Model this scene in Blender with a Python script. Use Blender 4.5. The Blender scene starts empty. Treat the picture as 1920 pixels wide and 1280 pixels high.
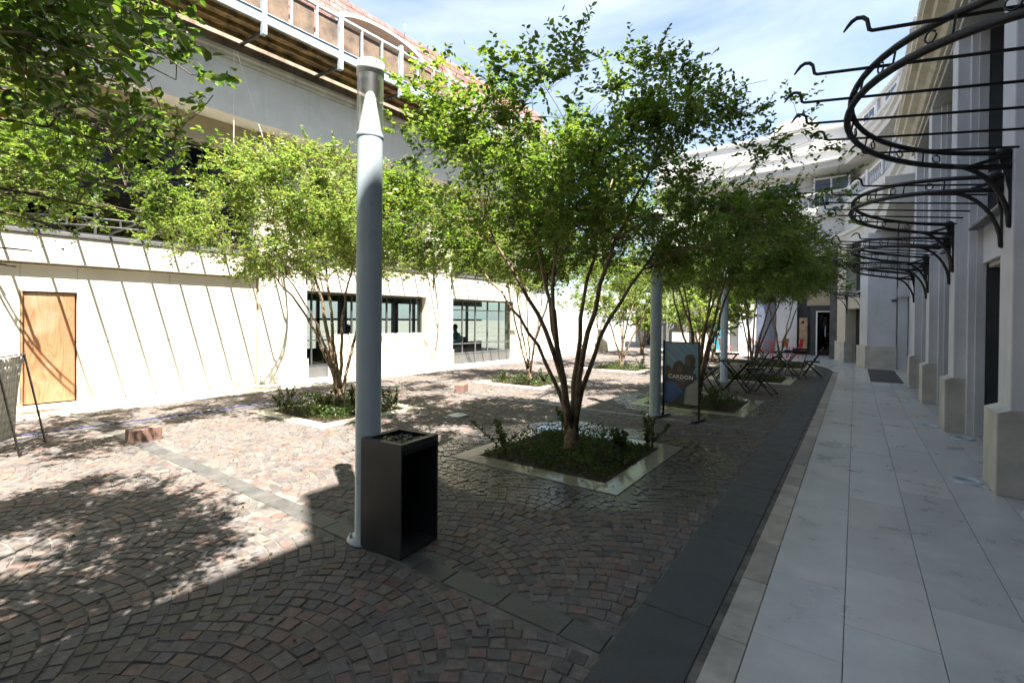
import bpy, math, random
import numpy as np
from mathutils import Vector, Matrix, noise
R = math.radians
rnd = random.Random(7)
sc = bpy.context.scene
col = sc.collection

# ---------------------------------------------------------------- camera
YAW = math.atan(644/900.0)
cd = bpy.data.cameras.new('camera'); cam = bpy.data.objects.new('camera', cd); col.objects.link(cam)
cd.sensor_width = 36.0; cd.lens = 900/1920*36.0; cd.shift_y = -34/1920.0
cd.clip_start = 0.05; cd.clip_end = 2000
pt, rl = R(-.5), R(.48)
fw = Vector((-math.sin(YAW)*math.cos(pt), math.cos(YAW)*math.cos(pt), math.sin(pt)))
rt = Vector((math.cos(YAW), math.sin(YAW), 0)); upv = rt.cross(fw)
r2 = rt*math.cos(rl)+upv*math.sin(rl); u2 = -rt*math.sin(rl)+upv*math.cos(rl)
m = Matrix((r2, u2, -fw)).transposed().to_4x4(); m.translation = Vector((0, 0, 1.6))
cam.matrix_world = m
sc.camera = cam
sc.render.resolution_x = 1024; sc.render.resolution_y = 682

# ---------------------------------------------------------------- light
TOSUN = Vector((1, -.57, 2.1)).normalized()
ELEV = math.asin(TOSUN.z); AZ = math.atan2(TOSUN.x, TOSUN.y)
w = bpy.data.worlds.new('World'); sc.world = w; w.use_nodes = True
nt = w.node_tree; nt.nodes.clear()
out = nt.nodes.new('ShaderNodeOutputWorld'); bg = nt.nodes.new('ShaderNodeBackground')
sky = nt.nodes.new('ShaderNodeTexSky'); sky.sky_type = 'NISHITA'; sky.sun_disc = False
sky.sun_elevation = ELEV; sky.sun_rotation = AZ; sky.dust_density = .6; sky.ozone_density = 1.5
tc = nt.nodes.new('ShaderNodeTexCoord'); mp = nt.nodes.new('ShaderNodeMapping'); mp.inputs['Scale'].default_value = (1.2, 1.2, 3.2)
mp.inputs['Rotation'].default_value = (0, .2, .5)
n1 = nt.nodes.new('ShaderNodeTexNoise'); n1.inputs['Scale'].default_value = 1.9; n1.inputs['Detail'].default_value = 7; n1.inputs['Distortion'].default_value = .5
rp = nt.nodes.new('ShaderNodeValToRGB'); rp.color_ramp.elements[0].position = .38; rp.color_ramp.elements[1].position = .72
rp.color_ramp.elements[0].color = (.2, .2, .2, 1); rp.color_ramp.elements[1].color = (.85, .85, .85, 1)
mx = nt.nodes.new('ShaderNodeMixRGB'); mx.inputs['Color2'].default_value = (4.3, 4.9, 5.5, 1)
L = nt.links.new
L(tc.outputs['Generated'], mp.inputs['Vector']); L(mp.outputs[0], n1.inputs['Vector']); L(n1.outputs['Fac'], rp.inputs[0])
L(rp.outputs[0], mx.inputs['Fac']); L(sky.outputs[0], mx.inputs['Color1']); L(mx.outputs[0], bg.inputs['Color']); L(bg.outputs[0], out.inputs['Surface'])
bg.inputs['Strength'].default_value = 0.05
sl = bpy.data.lights.new('sun', 'SUN'); sun = bpy.data.objects.new('sun', sl); col.objects.link(sun)
sl.energy = 5.0; sl.angle = R(.53); sl.color = (1, .945, .86)
sun.rotation_euler = (-TOSUN).to_track_quat('-Z', 'Y').to_euler(); sun.location = (20, -10, 40)
vs = sc.view_settings; vs.view_transform = 'Standard'; vs.look = 'None'; vs.gamma = 1; vs.use_curve_mapping = False
vs.exposure = 2.5
sc.cycles.use_denoising = True; sc.cycles.max_bounces = 8; sc.cycles.transparent_max_bounces = 12; sc.cycles.caustics_reflective = False; sc.cycles.caustics_refractive = False

# ---------------------------------------------------------------- materials
def mat(name, c, rough=.6, metal=0., var=.15, vs_=3., det=5, bump=0., bs=40., spec=.5, c2=None, stain=0., stain_c=(.1, .08, .06), attr=None, streak=False, trans=0., coat=0.):
    m = bpy.data.materials.new(name); m.use_nodes = True; t = m.node_tree; N = t.nodes; b = N['Principled BSDF']; K = t.links.new
    b.inputs['Roughness'].default_value = rough; b.inputs['Metallic'].default_value = metal; b.inputs['Specular IOR Level'].default_value = spec
    b.inputs['Coat Weight'].default_value = coat
    tcn = N.new('ShaderNodeTexCoord'); n = N.new('ShaderNodeTexNoise'); n.inputs['Scale'].default_value = vs_; n.inputs['Detail'].default_value = det; n.inputs['Roughness'].default_value = .62
    K(tcn.outputs['Object'], n.inputs['Vector'])
    mixn = N.new('ShaderNodeMixRGB')
    c2 = c2 or tuple(max(0, v*(1-2.2*var)) for v in c); hi = tuple(min(1, v*(1+var)) for v in c)
    if attr:
        a = N.new('ShaderNodeAttribute'); a.attribute_name = attr
        mr = N.new('ShaderNodeMapRange'); mr.inputs['From Min'].default_value = .3; mr.inputs['From Max'].default_value = .7
        mr.inputs['To Min'].default_value = 1-1.8*var; mr.inputs['To Max'].default_value = 1+1.3*var; K(n.outputs['Fac'], mr.inputs[0])
        mixn.blend_type = 'MULTIPLY'; mixn.inputs['Fac'].default_value = 1; K(a.outputs['Color'], mixn.inputs['Color1']); K(mr.outputs[0], mixn.inputs['Color2'])
    else:
        r = N.new('ShaderNodeMapRange'); r.inputs['From Min'].default_value = .32; r.inputs['From Max'].default_value = .68; K(n.outputs['Fac'], r.inputs[0])
        K(r.outputs[0], mixn.inputs['Fac']); mixn.inputs['Color1'].default_value = (*c2, 1); mixn.inputs['Color2'].default_value = (*hi, 1)
    last = mixn.outputs[0]
    if stain:
        n3 = N.new('ShaderNodeTexNoise'); n3.inputs['Scale'].default_value = 1.; n3.inputs['Detail'].default_value = 8; n3.inputs['Roughness'].default_value = .7
        mp_ = N.new('ShaderNodeMapping'); mp_.inputs['Scale'].default_value = (3.5, 3.5, .35) if streak else (1.1, 1.1, 1.1)
        K(tcn.outputs['Object'], mp_.inputs['Vector']); K(mp_.outputs[0], n3.inputs['Vector'])
        r3 = N.new('ShaderNodeMapRange'); r3.inputs['From Min'].default_value = .52; r3.inputs['From Max'].default_value = .75; r3.inputs['To Max'].default_value = stain; K(n3.outputs['Fac'], r3.inputs[0])
        m3 = N.new('ShaderNodeMixRGB'); m3.inputs['Color2'].default_value = (*stain_c, 1); K(r3.outputs[0], m3.inputs['Fac']); K(last, m3.inputs['Color1']); last = m3.outputs[0]
    K(last, b.inputs['Base Color'])
    if bump:
        n4 = N.new('ShaderNodeTexNoise'); n4.inputs['Scale'].default_value = bs; n4.inputs['Detail'].default_value = 6; K(tcn.outputs['Object'], n4.inputs['Vector'])
        bp = N.new('ShaderNodeBump'); bp.inputs['Strength'].default_value = bump; bp.inputs['Distance'].default_value = .01; K(n4.outputs['Fac'], bp.inputs['Height']); K(bp.outputs[0], b.inputs['Normal'])
        rr = N.new('ShaderNodeMapRange'); rr.inputs['From Min'].default_value = .3; rr.inputs['From Max'].default_value = .7; rr.inputs['To Min'].default_value = max(.02, rough-.12); rr.inputs['To Max'].default_value = min(1, rough+.12)
        K(n.outputs['Fac'], rr.inputs[0]); K(rr.outputs[0], b.inputs['Roughness'])
    return m

M = {}
M['wall'] = mat('cream_render', (.53, .485, .41), .8, var=.05, vs_=1.3, bump=.25, bs=60, stain=.25, stain_c=(.42, .36, .28), streak=True)
M['fascia'] = mat('grey_white_concrete', (.8, .77, .70), .8, var=.05, vs_=1.2, bump=.2, bs=50, stain=.3, stain_c=(.45, .43, .38), streak=True)
M['whitewall'] = mat('white_terrace_render', (.56, .555, .54), .8, var=.04, vs_=1., bump=.2)  # one even white for the terraced tiers and gables
M['wallr'] = mat('shade_tinted_stone_render', (.55, .565, .60), .75, var=.07, vs_=1.1, bump=.25, bs=60, stain=.3, stain_c=(.34, .32, .29), streak=True)  # bluish sky tint of the shade is mixed into this base colour
M['ped'] = mat('pedestal_stone', (.50, .48, .44), .55, var=.12, vs_=3, bump=.15, bs=80, stain=.35, stain_c=(.3, .28, .24), streak=True)
M['soffit'] = mat('beige_soffit', (.50, .42, .29), .85, var=.08, vs_=2, bump=.2)
M['cornice'] = mat('cornice_plaster', (.58, .54, .46), .8, var=.1, vs_=2, bump=.2, stain=.6, stain_c=(.2, .17, .12), streak=True)
M['dirty'] = mat('water_stained_concrete', (.34, .27, .2), .9, var=.2, vs_=2, bump=.3, stain=.95, stain_c=(.05, .035, .025), streak=True)
M['tile'] = mat('pale_limestone_tile', (.50, .50, .49), .34, var=.11, vs_=2.6, det=9, bump=.05, bs=30, stain=.22, stain_c=(.3, .3, .29), attr='col', spec=.5)
M['curb'] = mat('brown_limestone_strip', (.36, .33, .28), .5, var=.2, vs_=5, bump=.1, attr='col', stain=.5, stain_c=(.2, .17, .14))
M['slate'] = mat('dark_slate_slab', (.07, .073, .078), .5, var=.2, vs_=7, bump=.25, bs=50, attr='col')
M['joint'] = mat('sandy_joint', (.135, .122, .108), .95, var=.35, vs_=5, bump=.4, bs=90)
M['black'] = mat('black_painted_iron', (.006, .006, .007), .5, var=.3, vs_=20, bump=.1, bs=90)
M['bin'] = mat('charcoal_powder_coat', (.032, .034, .036), .42, var=.2, vs_=4, bump=.08, bs=250, stain=.3, stain_c=(.06, .06, .058))
M['binin'] = mat('bin_liner_black', (.008, .008, .009), .7, var=.2)
M['pole'] = mat('blue_grey_pole_paint', (.30, .35, .39), .38, var=.05, vs_=3, bump=.05, bs=120, stain=.25, stain_c=(.22, .24, .25), streak=True)
M['white'] = mat('white_painted_metal', (.8, .8, .78), .4, var=.04)
M['galv'] = mat('galvanised_steel', (.42, .5, .56), .45, metal=.25, var=.12, vs_=6, bump=.1)
M['greysteel'] = mat('grey_steel_bar', (.09, .09, .09), .5, var=.1)
M['timber'] = mat('weathered_timber', (.30, .2, .10), .85, var=.35, vs_=4, bump=.3, bs=50, stain=.6, stain_c=(.09, .05, .025))
M['ply'] = mat('weathered_plywood', (.16, .11, .075), .8, var=.3, vs_=3, bump=.15, stain=.7, stain_c=(.12, .07, .045), streak=True)
M['pink'] = mat('pink_roof_slope', (.3, .16, .14), .85, var=.15, vs_=3, bump=.2, bs=20)
M['red'] = mat('red_brown_roof_tile', (.26, .1, .08), .85, var=.3, vs_=6, bump=.3, bs=20, attr='col')
M['granite'] = mat('red_granite', (.20, .12, .095), .6, var=.3, vs_=60, bump=.3, bs=60, stain=.3, stain_c=(.3, .25, .21))
M['soil'] = mat('damp_soil', (.05, .035, .022), .95, var=.4, vs_=15, bump=.6, bs=60)
M['frame'] = mat('dark_window_frame', (.05, .055, .06), .4, var=.1)
M['greypanel'] = mat('grey_panel', (.09, .09, .09), .6, var=.1)
M['bluepanel'] = mat('slate_blue_panel', (.10, .12, .18), .5, var=.08)
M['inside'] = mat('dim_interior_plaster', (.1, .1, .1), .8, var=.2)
M['teal'] = mat('teal_door_paint', (.03, .22, .28), .4, var=.08)
M['brass'] = mat('wood_plaque', (.38, .27, .16), .5, var=.2, vs_=8)
M['redp'] = mat('red_chair_paint', (.6, .035, .03), .4, var=.08)
M['orangep'] = mat('orange_chair_paint', (.65, .16, .03), .4, var=.08)
M['yellowp'] = mat('ochre_chair_paint', (.5, .3, .08), .4, var=.08)
M['skin'] = mat('skin', (.42, .25, .18), .5, var=.06); M['hair'] = mat('dark_hair', (.02, .015, .012), .6, var=.3, vs_=40)
M['shirtw'] = mat('white_shirt', (.7, .7, .68), .8, var=.05); M['shirtb'] = mat('pale_blue_shirt', (.3, .45, .55), .8, var=.05); M['shirtd'] = mat('dark_shirt', (.04, .04, .05), .8, var=.1); M['jeans'] = mat('dark_trousers', (.04, .05, .08), .8, var=.1)
M['banner'] = mat('pale_banner_cloth', (.55, .53, .5), .8, var=.05, vs_=2, stain=.35, stain_c=(.4, .3, .3))
M['hose'] = mat('blue_hose', (.03, .04, .14), .4, var=.1); M['drain'] = mat('dark_drain_slot', (.05, .05, .06), .7, var=.2)
M['grill'] = mat('grey_lattice', (.3, .3, .3), .6, var=.1)
M['curtain'] = mat('grey_fabric_screen', (.22, .22, .2), .9, var=.12, vs_=2)
M['paper'] = mat('pale_blue_plastic_sheet', (.45, .65, .75), .4, var=.1)

def glass_mat(name, tint, alpha_mix, rough=.02):
    m = bpy.data.materials.new(name); m.use_nodes = True; t = m.node_tree; N = t.nodes; N.clear(); K = t.links.new
    o = N.new('ShaderNodeOutputMaterial'); g = N.new('ShaderNodeBsdfGlossy'); g.inputs['Roughness'].default_value = rough
    tr = N.new('ShaderNodeBsdfTransparent'); tr.inputs['Color'].default_value = (*tint, 1)
    lw_ = N.new('ShaderNodeLayerWeight'); pw = N.new('ShaderNodeMath'); pw.operation = 'POWER'; pw.inputs[1].default_value = 3.5; K(lw_.outputs['Facing'], pw.inputs[0]); fr = pw
    ad = N.new('ShaderNodeMath'); ad.operation = 'MULTIPLY_ADD'; ad.inputs[1].default_value = .75; ad.inputs[2].default_value = alpha_mix; ad.use_clamp = True
    mx = N.new('ShaderNodeMixShader'); K(fr.outputs[0], ad.inputs[0]); K(ad.outputs[0], mx.inputs[0]); K(tr.outputs[0], mx.inputs[1]); K(g.outputs[0], mx.inputs[2]); K(mx.outputs[0], o.inputs['Surface'])
    return m
M['glass'] = glass_mat('window_glass', (.62, .68, .66), .03)
M['glassdark'] = glass_mat('dark_window_glass', (.12, .14, .15), .06)
M['acryl'] = glass_mat('clear_acrylic', (.9, .93, .94), .3, .28)

def plywood():
    m = bpy.data.materials.new('orange_plywood'); m.use_nodes = True; t = m.node_tree; N = t.nodes; b = N['Principled BSDF']; K = t.links.new
    b.inputs['Roughness'].default_value = .65
    tc = N.new('ShaderNodeTexCoord'); mp = N.new('ShaderNodeMapping'); mp.inputs['Scale'].default_value = (1, 2.6, .35); K(tc.outputs['Object'], mp.inputs[0])
    n = N.new('ShaderNodeTexNoise'); n.inputs['Scale'].default_value = 1.5; n.inputs['Detail'].default_value = 1.5; n.inputs['Distortion'].default_value = .8; K(mp.outputs[0], n.inputs['Vector'])
    mu = N.new('ShaderNodeMath'); mu.operation = 'MULTIPLY'; mu.inputs[1].default_value = 16; K(n.outputs['Fac'], mu.inputs[0])
    fr = N.new('ShaderNodeMath'); fr.operation = 'FRACT'; K(mu.outputs[0], fr.inputs[0])
    cr = N.new('ShaderNodeValToRGB'); e = cr.color_ramp.elements; e[0].color = (.19, .08, .03, 1); e[1].position = .25; e[1].color = (.26, .125, .055, 1)
    e2 = e.new(.8); e2.color = (.29, .15, .075, 1); e3 = e.new(1.); e3.color = (.22, .10, .042, 1)
    K(fr.outputs[0], cr.inputs[0])
    n2 = N.new('ShaderNodeTexNoise'); n2.inputs['Scale'].default_value = 2.2; n2.inputs['Detail'].default_value = 6; K(tc.outputs['Object'], n2.inputs['Vector'])
    mr = N.new('ShaderNodeMapRange'); mr.inputs['From Min'].default_value = .5; mr.inputs['From Max'].default_value = .75; mr.inputs['To Max'].default_value = .6; K(n2.outputs['Fac'], mr.inputs[0])
    mx = N.new('ShaderNodeMixRGB'); mx.inputs['Color2'].default_value = (.30, .24, .16, 1); K(mr.outputs[0], mx.inputs[0]); K(cr.outputs[0], mx.inputs[1]); K(mx.outputs[0], b.inputs['Base Color'])
    return m
M['plydoor'] = plywood()

def cobble_mat():
    """per-stone colour; wet (darker, glossy) in rings around the watered planter"""
    m = mat('porphyry_cobble', (.1, .1, .1), .7, spec=.3, var=.22, vs_=22, bump=.45, bs=55, attr='col'); t = m.node_tree; N = t.nodes; K = t.links.new; b = N['Principled BSDF']
    wet = wet_mask(t)
    bc = b.inputs['Base Color'].links[0].from_socket; mx = N.new('ShaderNodeMixRGB'); mx.blend_type = 'MULTIPLY'; mx.inputs['Color2'].default_value = (.5, .5, .52, 1)
    K(wet, mx.inputs['Fac']); K(bc, mx.inputs['Color1']); K(mx.outputs[0], b.inputs['Base Color'])
    rs = b.inputs['Roughness'].links[0].from_socket; m2 = N.new('ShaderNodeMix'); m2.data_type = 'FLOAT'; K(wet, m2.inputs[0]); K(rs, m2.inputs[2]); m2.inputs[3].default_value = .13; K(m2.outputs[0], b.inputs['Roughness'])
    return m
def wet_mask(t):
    N = t.nodes; K = t.links.new
    g = N.new('ShaderNodeNewGeometry'); last = None
    n = N.new('ShaderNodeTexNoise'); n.inputs['Scale'].default_value = 1.1; n.inputs['Detail'].default_value = 4; K(g.outputs['Position'], n.inputs['Vector'])
    for cx, cy, rad in ((-2.7, 5.1, 1.75), (-2.5, 9.7, 1.5)):
        d = N.new('ShaderNodeVectorMath'); d.operation = 'DISTANCE'; d.inputs[1].default_value = (cx, cy, 0); K(g.outputs['Position'], d.inputs[0])
        ad = N.new('ShaderNodeMath'); ad.operation = 'MULTIPLY_ADD'; ad.inputs[1].default_value = .9; K(n.outputs['Fac'], ad.inputs[0]); K(d.outputs['Value'], ad.inputs[2])
        mr = N.new('ShaderNodeMapRange'); mr.inputs['From Min'].default_value = rad+.47; mr.inputs['From Max'].default_value = rad+.39; K(ad.outputs[0], mr.inputs[0])
        if last is None: last = mr.outputs[0]
        else:
            mm = N.new('ShaderNodeMath'); mm.operation = 'MAXIMUM'; K(last, mm.inputs[0]); K(mr.outputs[0], mm.inputs[1]); last = mm.outputs[0]
    return last
M['cobble'] = cobble_mat()
M['border'] = mat('limestone_planter_border', (.42, .38, .28), .5, var=.2, vs_=3, bump=.15, attr='col', stain=.4, stain_c=(.2, .19, .12))
def wetten(m, r=.1, dark=(.6, .6, .58)):
    t = m.node_tree; N = t.nodes; K = t.links.new; b = N['Principled BSDF']; wet = wet_mask(t)
    bc = b.inputs['Base Color'].links[0].from_socket; mx = N.new('ShaderNodeMixRGB'); mx.blend_type = 'MULTIPLY'; mx.inputs['Color2'].default_value = (*dark, 1)
    K(wet, mx.inputs['Fac']); K(bc, mx.inputs['Color1']); K(mx.outputs[0], b.inputs['Base Color'])
    rs = b.inputs['Roughness'].links[0].from_socket; m2 = N.new('ShaderNodeMix'); m2.data_type = 'FLOAT'; K(wet, m2.inputs[0]); K(rs, m2.inputs[2]); m2.inputs[3].default_value = r; K(m2.outputs[0], b.inputs['Roughness'])
wetten(M['border'], .06); wetten(M['joint'], .15, (.5, .5, .5))

def leaf_mat(name, c, ct, tr=.45):
    m = bpy.data.materials.new(name); m.use_nodes = True; t = m.node_tree; N = t.nodes; b = N['Principled BSDF']; K = t.links.new; o = N['Material Output']
    a = N.new('ShaderNodeAttribute'); a.attribute_name = 'col'
    m1 = N.new('ShaderNodeMixRGB'); m1.blend_type = 'MULTIPLY'; m1.inputs[0].default_value = 1; m1.inputs[1].default_value = (*c, 1); K(a.outputs['Color'], m1.inputs[2])
    m2 = N.new('ShaderNodeMixRGB'); m2.blend_type = 'MULTIPLY'; m2.inputs[0].default_value = 1; m2.inputs[1].default_value = (*ct, 1); K(a.outputs['Color'], m2.inputs[2])
    tl = N.new('ShaderNodeBsdfTranslucent'); K(m2.outputs[0], tl.inputs['Color']); K(m1.outputs[0], b.inputs['Base Color']); b.inputs['Roughness'].default_value = .42
    mx = N.new('ShaderNodeMixShader'); mx.inputs[0].default_value = tr; K(b.outputs[0], mx.inputs[1]); K(tl.outputs[0], mx.inputs[2]); K(mx.outputs[0], o.inputs['Surface'])
    return m
M['leaf'] = leaf_mat('myrtle_leaf', (.066, .105, .016), (.20, .33, .03), .46)
M['leafy'] = leaf_mat('pale_myrtle_leaf', (.10, .14, .026), (.27, .39, .06), .5)  # paler, yellower green than the other myrtle leaf
M['leafg'] = leaf_mat('groundcover_leaf', (.04, .07, .015), (.11, .18, .022), .35)
M['bark'] = mat('mottled_bark', (.20, .14, .085), .75, var=.35, vs_=9, bump=.4, bs=30, stain=.4, stain_c=(.33, .27, .2))

# ---------------------------------------------------------------- mesh helpers
class MB:
    def __init__(s): s.v = []; s.f = []; s.sm = []
    def quad(s, pts, sm=False):
        n = len(s.v); s.v += [tuple(p) for p in pts]; s.f.append(tuple(range(n, n+len(pts)))); s.sm.append(sm); return s
    def box(s, x0, x1, y0, y1, z0, z1):
        n = len(s.v)
        s.v += [(x0, y0, z0), (x1, y0, z0), (x1, y1, z0), (x0, y1, z0), (x0, y0, z1), (x1, y0, z1), (x1, y1, z1), (x0, y1, z1)]
        for f in ((3, 2, 1, 0), (4, 5, 6, 7), (0, 1, 5, 4), (1, 2, 6, 5), (2, 3, 7, 6), (3, 0, 4, 7)): s.f.append(tuple(n+i for i in f)); s.sm.append(False)
        return s
    def bar(s, a, b, wd, ht=None):
        """rectangular bar from a to b"""
        a = Vector(a); b = Vector(b); ht = ht or wd; d = (b-a).normalized(); u = d.cross(Vector((0, 0, 1)))
        if u.length < 1e-3: u = Vector((1, 0, 0))
        u.normalize(); v = u.cross(d).normalized(); n = len(s.v)
        for p in (a, b):
            for i, j in ((-1, -1), (1, -1), (1, 1), (-1, 1)): s.v.append(tuple(p+u*(i*wd/2)+v*(j*ht/2)))
        for f in ((0, 1, 2, 3), (7, 6, 5, 4), (0, 4, 5, 1), (1, 5, 6, 2), (2, 6, 7, 3), (3, 7, 4, 0)): s.f.append(tuple(n+i for i in f)); s.sm.append(False)
        return s
    def tube(s, pts, r, sides=8, caps=True):
        pts = [Vector(p) for p in pts]; n0 = len(s.v); k = len(pts)
        rr = r if hasattr(r, '__len__') else [r]*k
        ref = Vector((0, 0, 1)) if abs((pts[-1]-pts[0]).normalized().z) < .9 else Vector((1, 0, 0))
        for i, p in enumerate(pts):
            d = (pts[min(i+1, k-1)]-pts[max(i-1, 0)]).normalized(); u = d.cross(ref)
            if u.length < 1e-4: u = Vector((1, 0, 0))
            u.normalize(); v = d.cross(u)
            for j in range(sides):
                a = 2*math.pi*j/sides; s.v.append(tuple(p+(u*math.cos(a)+v*math.sin(a))*rr[i]))
        for i in range(k-1):
            for j in range(sides):
                a = n0+i*sides+j; b = n0+i*sides+(j+1) % sides; s.f.append((a, b, b+sides, a+sides)); s.sm.append(sides > 4)
        if caps:
            s.f.append(tuple(n0+j for j in range(sides))[::-1]); s.sm.append(False)
            s.f.append(tuple(n0+(k-1)*sides+j for j in range(sides))); s.sm.append(False)
        return s
    def lathe(s, prof, c=(0, 0, 0), sides=24, smooth=True):
        n0 = len(s.v); k = len(prof)
        for r, z in prof:
            for j in range(sides):
                a = 2*math.pi*j/sides; s.v.append((c[0]+r*math.cos(a), c[1]+r*math.sin(a), c[2]+z))
        for i in range(k-1):
            for j in range(sides):
                a = n0+i*sides+j; b = n0+i*sides+(j+1) % sides; s.f.append((a, b, b+sides, a+sides)); s.sm.append(smooth)
        return s
    def prism(s, poly, axis, a, b):
        """poly in the two other axes, extruded along axis 0/1/2 from a to b"""
        n = len(s.v); k = len(poly)
        for t in (a, b):
            for p in poly:
                q = list(p); q.insert(axis, t); s.v.append(tuple(q))
        s.f.append(tuple(range(n, n+k))); s.f.append(tuple(range(n+2*k-1, n+k-1, -1))); s.sm += [False, False]
        for i in range(k):
            j = (i+1) % k; s.f.append((n+i, n+k+i, n+k+j, n+j)); s.sm.append(False)
        return s
    def path(s, line, prof, closed=False):
        """sweep profile [(off, z)] along a plan polyline; off is measured to the left of travel"""
        pts = [Vector((p[0], p[1], 0)) for p in line]; k = len(pts); n0 = len(s.v); q = len(prof)
        for i, p in enumerate(pts):
            d = (pts[min(i+1, k-1)]-pts[max(i-1, 0)]).normalized(); nn = Vector((-d.y, d.x, 0))
            sc_ = 1.
            if 0 < i < k-1:
                d1 = (pts[i]-pts[i-1]).normalized(); sc_ = 1/max(.5, abs(d1.dot(d)))
            for o, z in prof: c = p+nn*o*sc_; s.v.append((c.x, c.y, z))
        for i in range(k-1):
            for j in range(q):
                a = n0+i*q+j; b = n0+i*q+(j+1) % q; s.f.append((a, b, b+q, a+q)); s.sm.append(False)
        s.f.append(tuple(n0+j for j in range(q))); s.f.append(tuple(n0+(k-1)*q+j for j in range(q))[::-1]); s.sm += [False, False]
        return s
    def mesh(s, name):
        me = bpy.data.meshes.new(name); me.from_pydata(s.v, [], s.f)
        me.polygons.foreach_set('use_smooth', s.sm); me.update(); return me
    def build(s, name, m, parent=None, bevel=0, colr=None, loc=None, rz=None, **props):
        me = s.mesh(name); me.materials.append(m if not isinstance(m, str) else M[m])
        if colr is not None: setcol(me, colr)
        o = bpy.data.objects.new(name, me); col.objects.link(o)
        if parent: o.parent = parent
        if loc: o.location = loc
        if rz: o.rotation_euler = (0, 0, rz)
        if bevel:
            b = o.modifiers.new('bevel', 'BEVEL'); b.width = bevel; b.segments = 1; b.limit_method = 'ANGLE'
        for k_, v_ in props.items(): o[k_] = v_
        return o
def setcol(me, c):
    a = me.attributes.new('col', 'FLOAT_COLOR', 'POINT'); n = len(me.vertices)
    arr = np.ones((n, 4), np.float32); arr[:, :3] = np.asarray(c, np.float32); a.data.foreach_set('color', arr.ravel())
def B(*a): return MB().box(*a)
def text_mesh(to):
    bpy.context.view_layer.update()
    me = bpy.data.meshes.new_from_object(to.evaluated_get(bpy.context.evaluated_depsgraph_get())); nm = to.name; mm = to.data.materials[0]
    o = bpy.data.objects.new(nm+'_', me); col.objects.link(o); o.parent = to.parent; o.location = to.location; o.rotation_euler = to.rotation_euler
    if not me.materials: me.materials.append(mm)
    bpy.data.objects.remove(to); o.name = nm; return o
def npmesh(name, V, F, colr=None, m=None, smooth=False):
    me = bpy.data.meshes.new(name); k = F.shape[1]
    me.vertices.add(len(V)); me.vertices.foreach_set('co', V.astype(np.float32).ravel())
    me.loops.add(F.size); me.loops.foreach_set('vertex_index', F.astype(np.int32).ravel())
    me.polygons.add(len(F)); me.polygons.foreach_set('loop_start', np.arange(0, F.size, k, dtype=np.int32)); me.polygons.foreach_set('loop_total', np.full(len(F), k, np.int32))
    me.polygons.foreach_set('use_smooth', np.full(len(F), smooth))
    me.update(calc_edges=True)
    if colr is not None: setcol(me, colr)
    if m: me.materials.append(M[m])
    return me
def link(name, me, parent=None, **props):
    o = bpy.data.objects.new(name, me); col.objects.link(o)
    if parent: o.parent = parent
    for k, v in props.items(): o[k] = v
    return o
def thing(name, label, cat, loc=(0, 0, 0), rz=0, group=None):
    o = bpy.data.objects.new(name, None); col.objects.link(o); o.empty_display_size = .2
    o.location = loc; o.rotation_euler = (0, 0, rz); o['label'] = label; o['category'] = cat
    if group: o['group'] = group
    return o
def struct(name, **kw):
    o = bpy.data.objects.new(name, None); col.objects.link(o); o['kind'] = 'structure'; return o
def dup(root, loc, rz=0, label=None):
    def cp(o, par):
        c = o.copy(); col.objects.link(c); c.parent = par
        for ch in kids.get(o.name, []): cp(ch, c)
        return c
    kids = {}
    for ch in root.children_recursive: kids.setdefault(ch.parent.name, []).append(ch)
    r = cp(root, None); r.location = loc; r.rotation_euler = (0, 0, rz)
    if label: r['label'] = label
    return r

# ================================================================= GROUND
B(-400, 400, -400, 400, -.3, -.045).build('ground', mat('distant_ground', (.25, .23, .2), .9, var=.2, vs_=.2), kind='structure')
PL = [(-2.78, 5.15), (-2.5, 9.75), (-2.35, 14.9), (-2.2, 19.6), (-7.3, 5.05), (-6.85, 10.35), (-6.35, 15.2), (-2.85, -1.15), (-7.7, -.3)]
PH = 1.03   # half of outer border
XE = -.56   # walkway edge
plaza = B(-10.3, XE, -6, 27, -.04, -.0055).build('plaza_paving', 'joint', kind='structure')
BANDS = [2.2+5.6*i for i in range(-1, 5)]
def inplanter(x, y, mg=.02): return any(abs(x-a) < PH+mg and abs(y-b) < PH+mg for a, b in PL)
CAMP = np.array([0, 0, 1.6]); FW = np.array(fw); RT = np.array(r2); UP = np.array(u2)
def project(P):
    d = P-CAMP; z = d@FW; z = np.where(z < .05, .05, z)
    return 960+900*(d@RT)/z, 606-900*(d@UP)/z, z
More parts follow.
